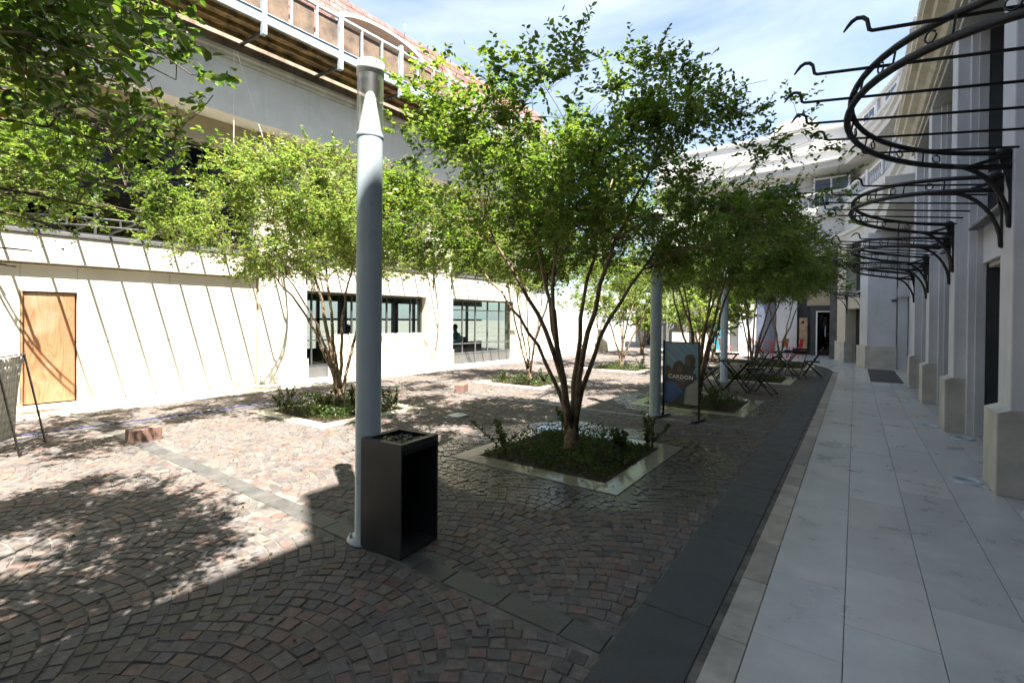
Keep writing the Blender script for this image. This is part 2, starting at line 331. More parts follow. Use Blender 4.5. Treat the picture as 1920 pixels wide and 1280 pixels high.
# cobbles laid in segmental arcs
def cobbles():
    W, SAG, P = 1.24, .27, .094
    cen = []; rs = np.random.RandomState(3)
    lanes = np.arange(-10.25, -.97, W)
    for li, x0 in enumerate(lanes):
        x1 = x0+W
        for j in range(int(34/P)):
            yb = -6.5+j*P
            xs = []; x = x0+(.0 if j % 2 else .044)
            while x < x1-.035:
                t = (x-x0)/W-.5; sl = -8*SAG*t/W; c = 1/math.sqrt(1+sl*sl)
                wl = (.094+rs.uniform(-.016, .022)); dx = wl*c
                xm = x+dx/2; tm = (xm-x0)/W-.5; sl = -8*SAG*tm/W; c = 1/math.sqrt(1+sl*sl)
                cen.append((xm, yb+SAG*(1-4*tm*tm), math.atan(sl), wl, P*c)); x += dx
    A = np.array(cen)
    keep = (A[:, 0] > -10.22) & (A[:, 0] < -.99) & (A[:, 1] > -5.8) & (A[:, 1] < 26.8)
    for a, b in PL: keep &= ~((np.abs(A[:, 0]-a) < PH+.05) & (np.abs(A[:, 1]-b) < PH+.05))
    for b in BANDS: keep &= ~(np.abs(A[:, 1]-b) < .118)
    keep &= ~(np.abs(A[:, 0]+8.72) < .1)
    A = A[keep]; n = len(A)
    ca, sa = np.cos(A[:, 2]), np.sin(A[:, 2]); hw = A[:, 3]/2-.0022; hd = A[:, 4]/2-.0022
    top = rs.uniform(-.003, .0035, n)+.0; tilt = rs.uniform(-.02, .02, (n, 2))
    V = np.zeros((n, 8, 3)); k = 0
    for ring, ins in ((0, 0), (1, .0055)):
        for sx, sy in ((-1, -1), (1, -1), (1, 1), (-1, 1)):
            jx = rs.uniform(-.007, .007, n); jy = rs.uniform(-.007, .007, n)
            if ring: lx = V2[k-4][0]-sx*ins; ly = V2[k-4][1]-sy*ins
            else:
                lx = sx*hw+jx; ly = sy*hd+jy
                if k == 0: V2 = []
                V2.append((lx, ly))
            V[:, k, 0] = A[:, 0]+lx*ca-ly*sa; V[:, k, 1] = A[:, 1]+lx*sa+ly*ca
            V[:, k, 2] = (top+lx*tilt[:, 0]+ly*tilt[:, 1]) if ring else -.0085
            k += 1
    pal = np.array([(.115, .112, .11), (.135, .12, .105), (.10, .105, .11), (.17, .115, .095), (.15, .098, .086), (.125, .118, .12), (.165, .145, .125), (.085, .088, .092), (.14, .105, .10)])
    ci = rs.choice(len(pal), n, p=[.2, .16, .15, .09, .08, .12, .06, .08, .06]); C = (pal[ci]*.6+.4*pal.mean(0))*rs.uniform(.8, 1.2, (n, 1))*np.array([1.04, .99, .95])*.90
    F0 = np.array([(4, 5, 6, 7), (0, 1, 5, 4), (1, 2, 6, 5), (2, 3, 7, 6), (3, 0, 4, 7)])
    px, py, dz = project(np.c_[A[:, 0], A[:, 1], np.zeros(n)])
    vis = (px > 20) & (px < 1900) & (py < 1262) & (dz > .3)
    score = np.where(vis, 1/dz**3, 0); big = np.argsort(-score)[:298]; mask = np.zeros(n, bool); mask[big] = True
    for i in big:
        me = npmesh('cobblestone', V[i], F0, C[i], 'cobble'); link('cobblestone', me, plaza)
    Vr = V[~mask]; m_ = len(Vr); F = (F0[None]+8*np.arange(m_)[:, None, None]).reshape(-1, 4)
    me = npmesh('cobblestones', Vr.reshape(-1, 3), F, np.repeat(C[~mask], 8, 0), 'cobble'); link('cobblestones', me, plaza, kind='stuff')
cobbles()
def slab(x0, x1, y0, y1, z0, z1, name, m, parent, base, g=.003, bev=.004, var=.12):
    k = rnd.uniform(1-var, 1+var); wv = rnd.uniform(-.03, .03)
    return B(x0+g, x1-g, y0+g, y1-g, z0, z1+rnd.uniform(-.001, .001)).build(name, m, parent, bevel=bev, colr=(base[0]*k*(1+wv), base[1]*k, base[2]*k*(1-wv)))
# slate slabs along the walkway and in bands across the plaza
y = -3.
while y < 26.5:
    ln = rnd.uniform(.5, .8); nx = min(y+ln, 26.6)
    if y > -1: slab(-.97, XE-.035, y, nx, -.014, .002, 'slate_slab', 'slate', plaza, (.04, .043, .049))
    y = nx
for b in BANDS[1:]:
    x = -.98
    while x > -10.0:
        ln = rnd.uniform(.22, .42)
        x1 = x-ln
        if not inplanter((x+x1)/2, b, .3) and not abs((x+x1)/2+8.72) < .4: slab(x1, x, b-.085, b+.085, -.014, .0015, 'slate_slab', 'slate', plaza, (.07, .068, .066), g=.004, var=.15)
        x = x1
B(XE-.035, XE, -4, 18.5, -.035, -.006).build('edge_gap', 'drain', plaza)
# walkway
M['tjoint'] = mat('grey_grout', (.21, .205, .2), .9, var=.15)
walk = B(XE, 2.2, -4, 27, -.05, -.0085).build('walkway', 'tjoint', kind='structure')
cx_ = [-.415, -.03, .36, .75, 1.13, 1.5]
y = -1.5
while y < 18.4:
    ln = rnd.uniform(.6, .95); slab(XE, -.415, y, min(y+ln, 18.4), -.0085, .002, 'border_slab', 'curb', walk, (.31, .28, .24), var=.2); y += ln
for i in range(5):
    y = -1.0+[.0, .36, .1, .5, .2][i]
    while y < 26:
        ln = .745 if y < 6 else 1.2
        slab(cx_[i], cx_[i+1], y, y+ln, -.0085, .004, 'floor_tile', 'tile', walk, (.47, .465, .455), g=.0018, bev=.002, var=.07); y += ln
# curved end of walkway (turns left along the rear facade)
cw = MB()
arc = [(-.56, 18.4), (-.75, 19.6), (-1.2, 20.9), (-1.9, 22.1), (-2.9, 23.1), (-4.2, 23.9), (-6.2, 24.4), (-9, 24.6)]
pts = [(-.416, 18.4), (-.416, 27)]
poly = arc+[(-9, 27.0), (-.416, 27.0)]+[(-.416, 18.4)]
cw.prism(poly, 2, -.012, .006).build('curved_tile_field', 'tile', walk, colr=(.455, .455, .45))
sp = MB()
for a, b in zip(arc[:-1], arc[1:]): sp.bar((a[0], a[1], .004), (b[0], b[1], .004), .03, .006)
sp.build('edge_gap', 'drain', walk)
B(.35, 1.05, 16.1, 20.2, .0045, .014).build('entrance_mat', mat('dark_mat', (.05, .05, .055), .9, bump=.3), label='dark grey entrance mat lying on the pale walkway before the far projecting wall', category='mat')
# pale tile strip by the left shops
strip = B(-12.3, -10.3, -6, 27, -.04, -.012).build('shopfront_path', 'joint', kind='structure')
for r_ in range(2):
    y = -5.5+.4*r_
    while y < 20:
        slab(-12.05+.87*r_, -12.05+.87*(r_+1), y, y+.9, -.0145, .004, 'path_tile', 'tile', strip, (.6, .57, .5)); y += .9
# drain line
y = -5.
while y < 22: B(-8.80, -8.64, y+.01, y+.98, -.012, .0).build('drain_cover', 'drain', plaza, bevel=.003) if y < 12 else None; y += 1.
hp = [(-8.9+.06*math.sin(t*.8), -2+t*.55, .012) for t in range(15)]
MB().tube(hp, .009, 6).build('garden_hose', 'hose', label='thin blue hose lying along the drain line in front of the plywood door', category='hose')

# ================================================================= BUILDING OF THE RIGHT SIDE
rb = thing('arcade_building', 'long pale stone building with tall pilasters and black iron awnings beside the tiled walkway', 'building')
PY = [(-6.0, -5.45), (-2.9, -2.35), (.1, .65), (3.15, 3.7), (6.24, 6.79), (9.43, 9.98), (12.38, 12.92), (15.18, 15.72)]
WX = 1.44
for i, (a, b) in enumerate(PY):
    p = B(1.17, 1.40, a+.04, b-.04, .78, 5.78).build('pilaster', 'wallr', rb, bevel=.008)
    B(1.30, 1.48, a-.09, a+.0385, .0, 5.78).build('jamb', 'wallr', p, bevel=.006); B(1.30, 1.48, b-.0385, b+.09, .0, 5.78).build('jamb', 'wallr', p, bevel=.006)
    B(1.375, 1.48, a-.13, a-.0915, .0, 5.78).build('jamb', 'wallr', p, bevel=.004); B(1.375, 1.48, b+.0915, b+.13, .0, 5.78).build('jamb', 'wallr', p, bevel=.004)
    B(1.075, 1.36, a, b, 0, .76).build('pedestal', 'ped', p, bevel=.008)
    MB().prism([(1.075, .76), (1.36, .76), (1.36, .8), (1.17, .8)], 1, a+.002, b-.002).build('pedestal_cap', 'ped', p)
    B(1.4805, 2.1, a-.12, b+.12, 0, 5.78).build('pier', 'frame', rb)
    if i: # bay between PY[i-1] and PY[i]
        y0 = PY[i-1][1]+.13; y1 = a-.13
        B(WX, 1.75, y0, y1, 2.43, 2.98).build('spandrel', 'wallr', rb, bevel=.006)
        B(WX+.05, 1.75, y0+.18, y0+.18, 2.3, 2.43) if 0 else None
        B(WX+.06, 1.75, y0, y1, 2.37, 2.428).build('lintel_moulding', 'cornice', rb, bevel=.01)
        sl_ = B(WX-.06, 1.75, y0, y1, 2.982, 3.05).build('window_sill', 'cornice', rb, bevel=.015)
        for q in range(3): B(WX-.09-.035*(2-q), WX-.062, y0+.02, y1-.02, 2.90+.028*q, 2.924+.028*q).build('sill_slat', 'greysteel', rb)
        for (z0, z1, nm) in ((.02, 2.37, 'shop_front'), (3.05, 5.74, 'upper_window')):
            f = MB()
            gx = 1.68
            fr = [(y0, y0+.07), (y1-.07, y1)]; n_ = 3 if nm == 'shop_front' else 2
            for q in range(1, n_): c = y0+(y1-y0)*q/n_; fr.append((c-.03, c+.03))
            for (u, v) in fr: f.box(gx, gx+.06, u, v, z0, z1)
            f.box(gx+.002, gx+.058, y0+.07, y1-.07, z1-.06, z1); f.box(gx+.002, gx+.058, y0+.07, y1-.07, z0, z0+.08)
            if nm == 'upper_window': f.box(gx+.004, gx+.056, y0+.07, y1-.07, 4.6, 4.66)
            fo = f.build(nm, 'frame', rb)
            B(gx+.025, gx+.035, y0+.05, y1-.05, z0+.05, z1-.03).build('pane', 'glassdark', fo)
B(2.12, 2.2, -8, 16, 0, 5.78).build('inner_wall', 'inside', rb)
B(1.16, 2.4, -8, 15.95, 5.78, 6.12).build('architrave', 'wallr', rb, bevel=.01)
B(1.1, 1.158, -8, 15.95, 5.84, 5.90).build('fillet', 'cornice', rb, bevel=.01)
MB().prism([(2.4, 6.122), (1.10, 6.122), (1.04, 6.2), (.92, 6.26), (.90, 6.34), (.80, 6.38), (.80, 6.46), (.76, 6.5), (.76, 6.60), (2.4, 6.66)], 1, -8, 15.95).build('cornice', 'cornice', rb)
for i in range(16): B(.95, 1.09, -7+1.45*i, -6.86+1.45*i, 6.13, 6.19).build('bracket_block', 'soffit', rb) if False else None
up_ = B(1.8, 9, -.9, 15.95, 6.6, 12.05).build('upper_storey', 'wallr', rb)
B(1.8, 9, -14, -.903, 6.6, 10.45).build('upper_storey', 'wallr', rb)
B(1.74, 9, -.9, 15.95, 12.052, 12.14).build('coping', 'cornice', rb)
for i in range(8):
    f = B(1.77, 1.798, -.2+2*i, .9+2*i, 7.6, 9.6).build('window', 'white', up_); B(1.755, 1.768, -.12+2*i, .82+2*i, 7.68, 9.52).build('pane', 'glassdark', f)
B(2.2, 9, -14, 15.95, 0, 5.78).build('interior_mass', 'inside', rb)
# lettering on the upper window of the bay before the second visible pilaster
tx = bpy.data.curves.new('window_lettering', 'FONT'); tx.body = 'Ch'; tx.size = .5; tx.shear = .35; tx.extrude = .004; tx.offset = -.006
to = bpy.data.objects.new('window_lettering', tx); col.objects.link(to); to.parent = rb; to.location = (1.665, 8.75, 4.55); to.rotation_euler = (R(90), 0, R(-90)); tx.materials.append(M['white']); to = text_mesh(to)

# unseen block added behind the viewpoint to cut sky light and bounce
gb = thing('sky_blocker_building', 'unseen stone building added beyond the near end of the plaza to block sky light', 'building')
B(-16, 9, -22, -14.05, 0, 12.5).build('wall', 'ped', gb, bevel=.02)
for i in range(8):
    for z_ in (.3, 4.3, 8.3):
        f = B(-14+2.8*i, -12.2+2.8*i, -14.048, -13.98, z_, z_+2.9).build('window', 'frame', gb); B(-13.9+2.8*i, -12.3+2.8*i, -13.978, -13.96, z_+.1, z_+2.8).build('pane', 'glassdark', f)
B(-16.1, 9.1, -14.04, -13.8, 12.1, 12.5).build('cornice', 'cornice', gb)

# ---- awning frames: half ellipse double ring with hooked rods
def awning(name, label, y0, y1, zt, xroot, depth, mtl, nrods=7, sgn=-1, ext=.42, tilt=.14, thick=1., group=None, rods=None, cat='awning', rodr=.0105):
    """frame mounted at x=xroot between y0 and y1, reaching sgn*depth outwards"""
    t = thing(name, label, cat, (xroot, (y0+y1)/2, 0), 0, group); hw = (y1-y0)/2
    def ring(r0, z0, th):
        pts = []
        for i in range(33):
            a = math.pi*i/32; yy = -hw*r0*math.cos(a); xx = depth*r0*math.sin(a)**.85
            pts.append((sgn*xx, yy, z0+tilt*xx))
        return pts
    up = ring(1, zt, 0); lo = ring(1.0, zt-.13, 0)
    lo = [(p[0]*1.02, p[1], p[2]) for p in lo]
    MB().tube(up, .02*thick, 6).build('upper_ring', mtl, t)
    MB().tube(lo, .022*thick, 6).build('lower_ring', mtl, t)
    for i in range(3, 30, 3): MB().bar(up[i], lo[i], .035*thick, .012).build('ring_post', mtl, t)
    for i in range(4, 30, 3):
        a, b = Vector(up[i]), Vector(lo[i]); c = (a+b)/2; d = (Vector(up[i+1])-Vector(up[i-1])).normalized()
        pts = [c+d*(.034*math.cos(q))+Vector((0, 0, .034*math.sin(q))) for q in [2*math.pi*j/10 for j in range(11)]]
        MB().tube([a, c+Vector((0, 0, .034))], .004).tube(pts, .006, 5, False).tube([c-Vector((0, 0, .034)), b], .004).build('ring_ornament', mtl, t)
    ys = rods if rods is not None else [-hw+2*hw*(i+.5)/nrods for i in range(nrods)]
    for yy in ys:
        xx = depth*math.sqrt(max(0, 1-(yy/hw)**2)); xo = depth*.22+ext+xx*.80 if ext else xx
        z = lambda q: zt-.02+tilt*q
        pts = [(0, yy, z(0)), (sgn*xo, yy, z(xo))]
        hook = [(xo+.015, .012), (xo+.02, .04), (xo+.025, .07), (xo+.045, .092), (xo+.075, .098), (xo+.10, .085), (xo+.12, .062), (xo+.14, .035)]
        pts += [(sgn*h, yy, z(xo)+dz) for h, dz in hook]
        MB().tube(pts, [rodr]*2+[rodr*1.15]*6+[rodr*.9, rodr*.5], 6).build('rod', mtl, t)
    for s_ in (-1, 1):
        # curved bracket falling back to the wall plus plate
        pts = [(sgn*(.012+.40*(1-math.sin(q))), s_*(hw-.09+.09*math.sin(q)), zt-.13-.56+.56*math.cos(q)+.05*(1-math.sin(q))) for q in [math.pi/2*j/8 for j in range(9)]]
        MB().tube(pts, .018*thick, 6).build('bracket', mtl, t)
        MB().bar((sgn*.30, s_*(hw-.08), zt-.1), (sgn*.02, s_*(hw-.02), zt-.02), .02*thick, .03).build('bracket_arm', mtl, t)
        MB().prism([(sgn*.001, zt-.70), (sgn*.016, zt-.70), (sgn*.02, zt-.35), (sgn*.05, zt-.18), (sgn*.09, zt-.04), (sgn*.05, zt+.04), (sgn*.001, zt+.04)], 1, s_*hw-.012, s_*hw+.012).build('bracket_plate', mtl, t)
        MB().lathe([(0, -.05), (.045, -.035), (.06, 0), (.045, .035), (0, .05)], (sgn*.06, s_*hw, zt+.02), 12).build('boss', mtl, t)
    return t
G_AW = 'iron awning frames along the arcade building'
AB = [(3.3, 6.36, 3.19, 'nearest black iron awning frame with hooked rods, high at the right edge'),
      (6.66, 9.56, 3.04, 'second nearest black iron awning frame, fixed over the first shop bay with a visible doorway'),
      (9.86, 12.5, 2.88, 'third black iron awning frame, between the second and third nearest pedestals'),
      (12.8, 15.3, 2.78, 'farthest black iron awning frame of the straight row, before the projecting wall')]
for a, b, zt, lb in AB:
    awning('awning_frame', lb, a, b, zt, 1.168, 1.22, 'black', 6, -1, .30, .14, 1.15, G_AW)

# ---- low uplights in the floor
def uplight(x, y, label):
    t = thing('ground_uplight', label, 'light', (x, y, 0), 0, 'round floor lights beside the pedestals')
    MB().lathe([(.13, .004), (.13, .012), (.115, .018), (.085, .018), (.08, .008)], sides=24).build('rim', 'galv', t)
    MB().lathe([(.08, .008), (0, .010)], sides=24).build('lens', mat('lamp_lens', (.25, .3, .33), .1), t)
for x, y, lb in ((.93, 6.62, 'round floor light set beside the nearest stone pedestal'), (.93, 9.75, 'round floor light set beside the second nearest pedestal'), (.93, 12.7, 'round floor light set beside the third nearest pedestal'), (.93, 15.5, 'round floor light set beside the fourth pedestal, farthest one'), (1.22, 9.0, 'small dark floor light against the wall before the second pedestal'), (1.28, 5.75, 'floor light cut by the right edge in front of the nearest pedestal')): uplight(x, y, lb)

# ================================================================= SHOP BUILDING (left, sunlit); local frame: x outwards, y along
lb = thing('shop_building', 'cream building with plywood door, wide concrete fascia and timber scaffold under a red roof', 'building', (-11.75, 0, 0), -math.atan(.05))
PI_ = [(-4.9, -3.7), (.25, 1.35), (5.78, 6.93), (10.98, 12.12), (15.52, 16.75)]
for a, b in PI_:
    p = B(-.5, .02, a, b, 0, 3.1).build('pier', 'wall', lb, bevel=.01)
    B(.0205, .05, a-.03, b+.03, 0, .55).build('plinth', 'wall', p, bevel=.006)
    q = B(-.5, .0, a+.02, b-.02, 3.103, 5.52).build('upper_pier', 'wall', lb, bevel=.01)
    B(-.5, .05, a-.02, b+.02, 5.52, 5.60).build('capital_moulding', 'soffit', q, bevel=.015); B(-.5, .03, a, b, 5.602, 5.95).build('capital', 'soffit', q, bevel=.01)
def glazed(name, y0, y1, z0, z1, x, muls, parent, bars=(), gm='glass', fw=.05, fm='frame'):
    f = MB(); f.box(x, x+.06, y0, y0+fw, z0, z1); f.box(x, x+.06, y1-fw, y1, z0, z1); f.box(x+.001, x+.059, y0+fw, y1-fw, z0, z0+fw); f.box(x+.001, x+.059, y0+fw, y1-fw, z1-fw, z1)
    zs = [z0+fw]+[b_ for b_ in bars]+[z1-fw]; ys = [y0+fw]+list(muls)+[y1-fw]
    for mm in muls: f.box(x+.002, x+.058, mm-.02, mm+.02, z0+fw, z1-fw)
    for b_ in bars: f.box(x+.005, x+.055, y0+fw, y1-fw, b_-.018, b_+.018)
    o = f.build(name, fm, parent)
    for i in range(len(ys)-1):
        for j in range(len(zs)-1): B(x+.025, x+.033, ys[i]+.015, ys[i+1]-.015, zs[j]+.01, zs[j+1]-.01).build('pane', gm, o)
    return o
def lin(a, b, n): return [a+(b-a)*i/n for i in range(1, n)]
# lintel band across every bay
for (a, b) in ((-3.67, .22), (1.38, 5.75), (6.96, 10.95), (12.15, 15.49)):
    zl = 2.52 if b < 6 else 2.28
    l_ = B(-.45, 0, a, b, zl, 3.02).build('lintel', 'wall', lb, bevel=.01)
    B(-.42, .03, a, b, 3.023, 3.1).build('window_ledge', 'greypanel', lb, bevel=.01)
    glazed('upper_window', a+.02, b-.02, 3.1, 5.38, -.36, lin(a, b, 3), lb, (4.45,), 'glassdark', .07)
    B(-.5, -.06, a, b, 5.38, 5.95).build('window_head', 'soffit', lb, bevel=.01); B(-.06, -.02, a, b, 5.38, 5.44).build('head_moulding', 'soffit', lb)
# door bay : plaster panels, plywood door
for (y0, y1, z0, z1) in ((-3.6, .2, 0, 2.5), (1.38, 1.80, 0, 2.5), (2.55, 5.75, 0, 1.095), (2.55, 4.0, 1.105, 2.5), (4.005, 5.75, 1.105, 2.5), (1.803, 2.547, 2.02, 2.5)):
    B(-.4, -.13, y0, y1, z0, z1).build('wall_panel', 'wall', lb, bevel=.005)
dr = B(-.22, -.17, 1.83, 2.52, .03, 2.0).build('door', 'plydoor', lb, bevel=.004)
B(-.3, -.11, 1.805, 1.829, 0, 2.018).build('door_frame', 'timber', dr)
# left neighbour pane at the frame edge
# bay 1 : storefront with low white board wall
glazed('shop_window', 6.95, 10.96, .3, 2.27, -.3, [7.2, 8.4, 9.6, 10.5], lb, (1.0,), 'glass', .05)
B(-.3, -.22, 6.96, 10.96, 0, .295).build('base_panel', 'greypanel', lb)
lw = B(-.16, -.1, 7.62, 10.97, 0, 1.14).build('board_wall', 'wall', lb, bevel=.006)
glazed('shop_window', 12.13, 15.5, .36, 2.27, -.25, lin(12.13, 15.5, 5), lb, (.72, 1.9), 'glass', .05, 'greysteel')
for i in range(7): B(-.27, -.2, 12.135+.48*i, 12.135+.48*i+.475, 0, .35).build('base_panel', 'greypanel', lb, bevel=.003)
# rooms behind
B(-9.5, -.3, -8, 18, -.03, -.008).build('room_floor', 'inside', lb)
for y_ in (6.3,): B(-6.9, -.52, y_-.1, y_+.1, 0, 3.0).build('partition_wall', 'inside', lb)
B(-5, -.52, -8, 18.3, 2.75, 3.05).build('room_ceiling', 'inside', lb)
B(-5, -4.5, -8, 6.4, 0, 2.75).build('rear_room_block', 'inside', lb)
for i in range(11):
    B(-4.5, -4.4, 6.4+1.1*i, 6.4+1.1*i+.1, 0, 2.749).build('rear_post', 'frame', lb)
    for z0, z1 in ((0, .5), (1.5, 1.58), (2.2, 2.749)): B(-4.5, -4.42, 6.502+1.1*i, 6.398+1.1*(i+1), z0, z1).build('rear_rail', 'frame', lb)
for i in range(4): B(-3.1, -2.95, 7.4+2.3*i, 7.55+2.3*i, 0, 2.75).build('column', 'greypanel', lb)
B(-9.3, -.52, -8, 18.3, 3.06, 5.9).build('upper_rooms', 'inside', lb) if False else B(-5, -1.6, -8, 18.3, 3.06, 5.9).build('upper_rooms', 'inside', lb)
# fascia beam, mouldings, stained band
B(-.5, .50, -8, 18.3, 5.955, 7.12).build('fascia_beam', 'fascia', lb, bevel=.012)
for i in range(14): B(-.2, .46, -7+1.9*i, -6.985+1.9*i, 5.945, 5.953).build('soffit_joint', 'dirty', lb)
MB().prism([(-.3, 7.123), (.52, 7.123), (.54, 7.16), (.54, 7.22), (.57, 7.26), (.57, 7.33), (-.3, 7.33)], 1, -8.02, 18.32).build('fascia_moulding', 'cornice', lb)
B(-.5, .32, -8, 18.3, 7.332, 7.9).build('stained_band', 'dirty', lb)
# scaffold
yy = -3.0; q = 0
deck = MB()
sc_ = lb
SX, SZ = .22, .12
for i in range(6):
    B(.38+.17*i, .535+.17*i, -4, 17.6, 7.62+SZ, 7.66+SZ).build('deck_plank', 'timber', sc_, bevel=.004)
for x_ in (.5, .85, 1.2): B(x_, x_+.06, -4, 17.6, 7.52+SZ, 7.618+SZ).build('deck_joist', 'timber', sc_, bevel=.004)
B(1.21+SX, 1.26+SX, -4, 17.6, 7.56+SZ, 7.76+SZ).build('edge_beam', 'galv', sc_, bevel=.004); B(1.18+SX, 1.28+SX, -4, 17.6, 7.765+SZ, 7.785+SZ).build('beam_flange', 'galv', sc_)
B(1.19+SX, 1.27+SX, -4, 17.6, 8.50+SZ, 8.56+SZ).build('top_rail', 'galv', sc_, bevel=.004)
k = 0; y = -3.6
while y < 17.5:
    bigp = k % 3 == 0
    if bigp:
        B(1.20+SX, 1.32+SX, y-.045, y+.045, 7.30+SZ, 8.64+SZ).build('scaffold_post', 'galv', sc_, bevel=.003)
        MB().bar((1.26+SX, y, 7.38+SZ), (.36, y, 7.48+SZ), .05, .06).build('scaffold_strut', 'greysteel', sc_)
    else: B(1.215+SX, 1.275+SX, y-.02, y+.02, 7.79+SZ, 8.498+SZ).build('scaffold_post', 'galv', sc_)
    if not (k % 17 == 7): B(1.185+SX, 1.198+SX, y+.03, y+.55, 7.79+SZ, 8.45+SZ-.04*rnd.random()).build('plywood_panel', 'ply', sc_, bevel=.002)
    y += .585; k += 1
# roof
MB().prism([(.30, 7.902), (.30, 8.15), (-.05, 9.0), (-.12, 9.0), (-5, 9.0), (-5, 7.902)], 1, -8, 18.3).build('roof_slope', 'pink', lb)
MB().prism([(-.06, 9.003), (.02, 9.04), (.02, 9.1), (-.12, 9.1), (-.12, 9.003)], 1, -8, 18.3).build('roof_gutter', 'pink', lb)
rt_ = MB().prism([(-.13, 9.003), (-1.05, 10.95), (-5, 11.0), (-5, 9.003)], 1, -8, 18.3).build('roof', 'red', lb, colr=(.24, .09, .075))
tiles = MB(); tc_ = []
for r_ in range(9):
    for i in range(66):
        a = r_/9; x0, z0 = -.12-.92*a, 9.02+1.95*a; x1, z1 = x0-.92/9*1.12, z0+1.95/9*1.12
        y0 = -8+.4*i+.2*(r_ % 2); n_ = .03
        tiles.quad([(x0+.014, y0, z0+.01), (x0+.014, y0+.385, z0+.01), (x1+.005, y0+.385, z1), (x1+.005, y0, z1)]); tiles.quad([(x0, y0, z0), (x0, y0+.385, z0), (x0+.014, y0+.385, z0+.01), (x0+.014, y0, z0+.01)])
        c = rnd.uniform(.65, 1.2); tc_ += [(.20*c, .092*c, .08*c)]*8
tiles.build('roof_tiles', 'red', rt_, colr=tc_, kind='stuff')
for i in range(12): MB().tube([(-1.0, -6+2.1*i, 10.9), (-1.0, -6+2.1*i, 11.3)], .012, 5).build('roof_rod', 'galv', rt_)
# arched dormer
def archy(r0, r1, n=20, y0=8.75, hw=1.5, rise=.5, zb=9.0):
    o, i_ = [], []
    for j in range(n+1):
        a = -1+2*j/n; z = zb+rise*math.sqrt(max(0, 1-a*a*.98)); o.append((y0+a*(hw+.06), z+.06)); i_.append((y0+a*hw*.97, z-.02))
    return o+i_[::-1]
dm = MB().prism(archy(0, 0), 0, -.9, .72).build('arched_dormer', 'wallr', lb)
MB().prism([(y_, z_) for y_, z_ in archy(0, 0)[:21]][::1], 0, -.9, -.1).build('dormer_front', 'wallr', dm)
# ropes hanging from the fascia
MB().tube([(.6, 4.95, 7.3), (.55, 4.97, 5.3)], .009, 4).build('hanging_rope', 'white', label='thin white rope hanging straight down from the scaffold over the fascia', category='rope').parent = None
o_ = bpy.data.objects['hanging_rope']; o_.matrix_world = lb.matrix_basis
o_ = MB().tube([(.62, 5.0, 7.3), (.6, 5.5, 5.8), (.52, 6.15, 4.1)], .009, 4).build('slanting_rope', 'white', label='thin white rope slanting down from the scaffold towards the tree', category='rope'); o_.matrix_world = lb.matrix_basis
# grey awning frames of this facade (they cast the stripes on the wall)
for a, b, rods, lbl in ((1.25, 6.2, None, 'thin dark iron awning frame over the plywood door bay of the sunlit facade'), (6.9, 11.2, None, 'thin dark iron awning frame over the low board wall of the sunlit facade'), (12.0, 15.7, None, 'thin dark iron awning frame over the farther glazed shop bay of the sunlit facade')):
    t = awning('wall_awning_frame', lbl, a, b, 3.17, 0, 1.8, 'black', 10 if b < 7 else 8, 1, 0, .0, .8, 'dark awning frames on the sunlit facade', None, 'awning', .021)
    t.matrix_world = lb.matrix_basis @ Matrix.Translation((.02, (a+b)/2, 0))
# objects behind upper window
o_ = MB().quad([(-.5, 1.9, 3.75), (-.5, 2.6, 3.6), (-.55, 2.7, 3.25), (-.5, 2.05, 3.2)]).quad([(-.52, 1.9, 3.75), (-.52, 2.05, 3.2), (-.57, 2.7, 3.25), (-.52, 2.6, 3.6)])

# ================================================================= FAR BLOCK AND REAR BUILDING
ab = thing('apartment_building', 'white terraced building with balustrades and curved cornices closing the far end of the plaza', 'building')
# projecting wall facing the camera
B(.33, 1.12, 20.7, 21.2, 0, 4.68).build('projecting_wall', 'wallr', ab, bevel=.01); B(.27, 1.14, 20.66, 20.698, 0, .78).build('plinth', 'ped', ab, bevel=.006)
B(1.12, 3, 20.9, 21.3, 0, 5.2).build('recessed_wall', 'wallr', ab); B(1.15, 1.42, 20.72, 20.9, 0, 4.7).build('pilaster', 'wallr', ab, bevel=.008); B(1.13, 1.5, 20.6, 20.72, 2.45, 2.75).build('string_course', 'wallr', ab, bevel=.008)
B(1.44, 3, 15.97, 20.9, 0, 5.2).build('side_wall', 'wallr', ab)
B(.98, 1.118, 20.60, 20.66, 2.3, 2.36).build('wall_fitting', 'black', ab)
def seg(p, q, z0, z1, th, name, m, parent=ab, off=0, bev=.008):
    p = Vector((*p, 0)); q = Vector((*q, 0)); d = (q-p).normalized(); n = Vector((d.y, -d.x, 0))  # n points to the right of travel (into building)
    mb = MB(); n0 = [p+n*off, q+n*off, q+n*(off+th), p+n*(off+th)]
    mb.prism([(v.x, v.y) for v in n0], 2, z0, z1); return mb.build(name, m, parent, bevel=bev)
# column / window bay / pilaster running away to the left
seg((.33, 20.7), (.12, 21.35), 0, 4.68, .4, 'column', 'wallr'); seg((.33, 20.66), (.08, 21.39), 0, .78, .3, 'plinth', 'ped', off=-.05)
seg((.12, 21.35), (-.33, 23.0), 2.1, 2.75, .4, 'spandrel', 'wall', off=.08); 
wf = seg((.12, 21.35), (-.33, 23.0), .05, 2.1, .06, 'shop_door', 'frame', off=.38); seg((.12, 21.35), (-.33, 23.0), .06, 2.1, .02, 'pane', 'glassdark', wf, off=.35)
wf = seg((.12, 21.35), (-.33, 23.0), 2.75, 4.68, .06, 'upper_window', 'frame', off=.38); seg((.12, 21.35), (-.33, 23.0), 2.8, 4.6, .02, 'pane', 'glassdark', wf, off=.35)
seg((-.33, 23.0), (-.62, 23.9), 0, 4.68, .5, 'column', 'wall'); seg((-.32, 22.96), (-.65, 23.95), 0, .82, .3, 'plinth', 'ped', off=-.05)
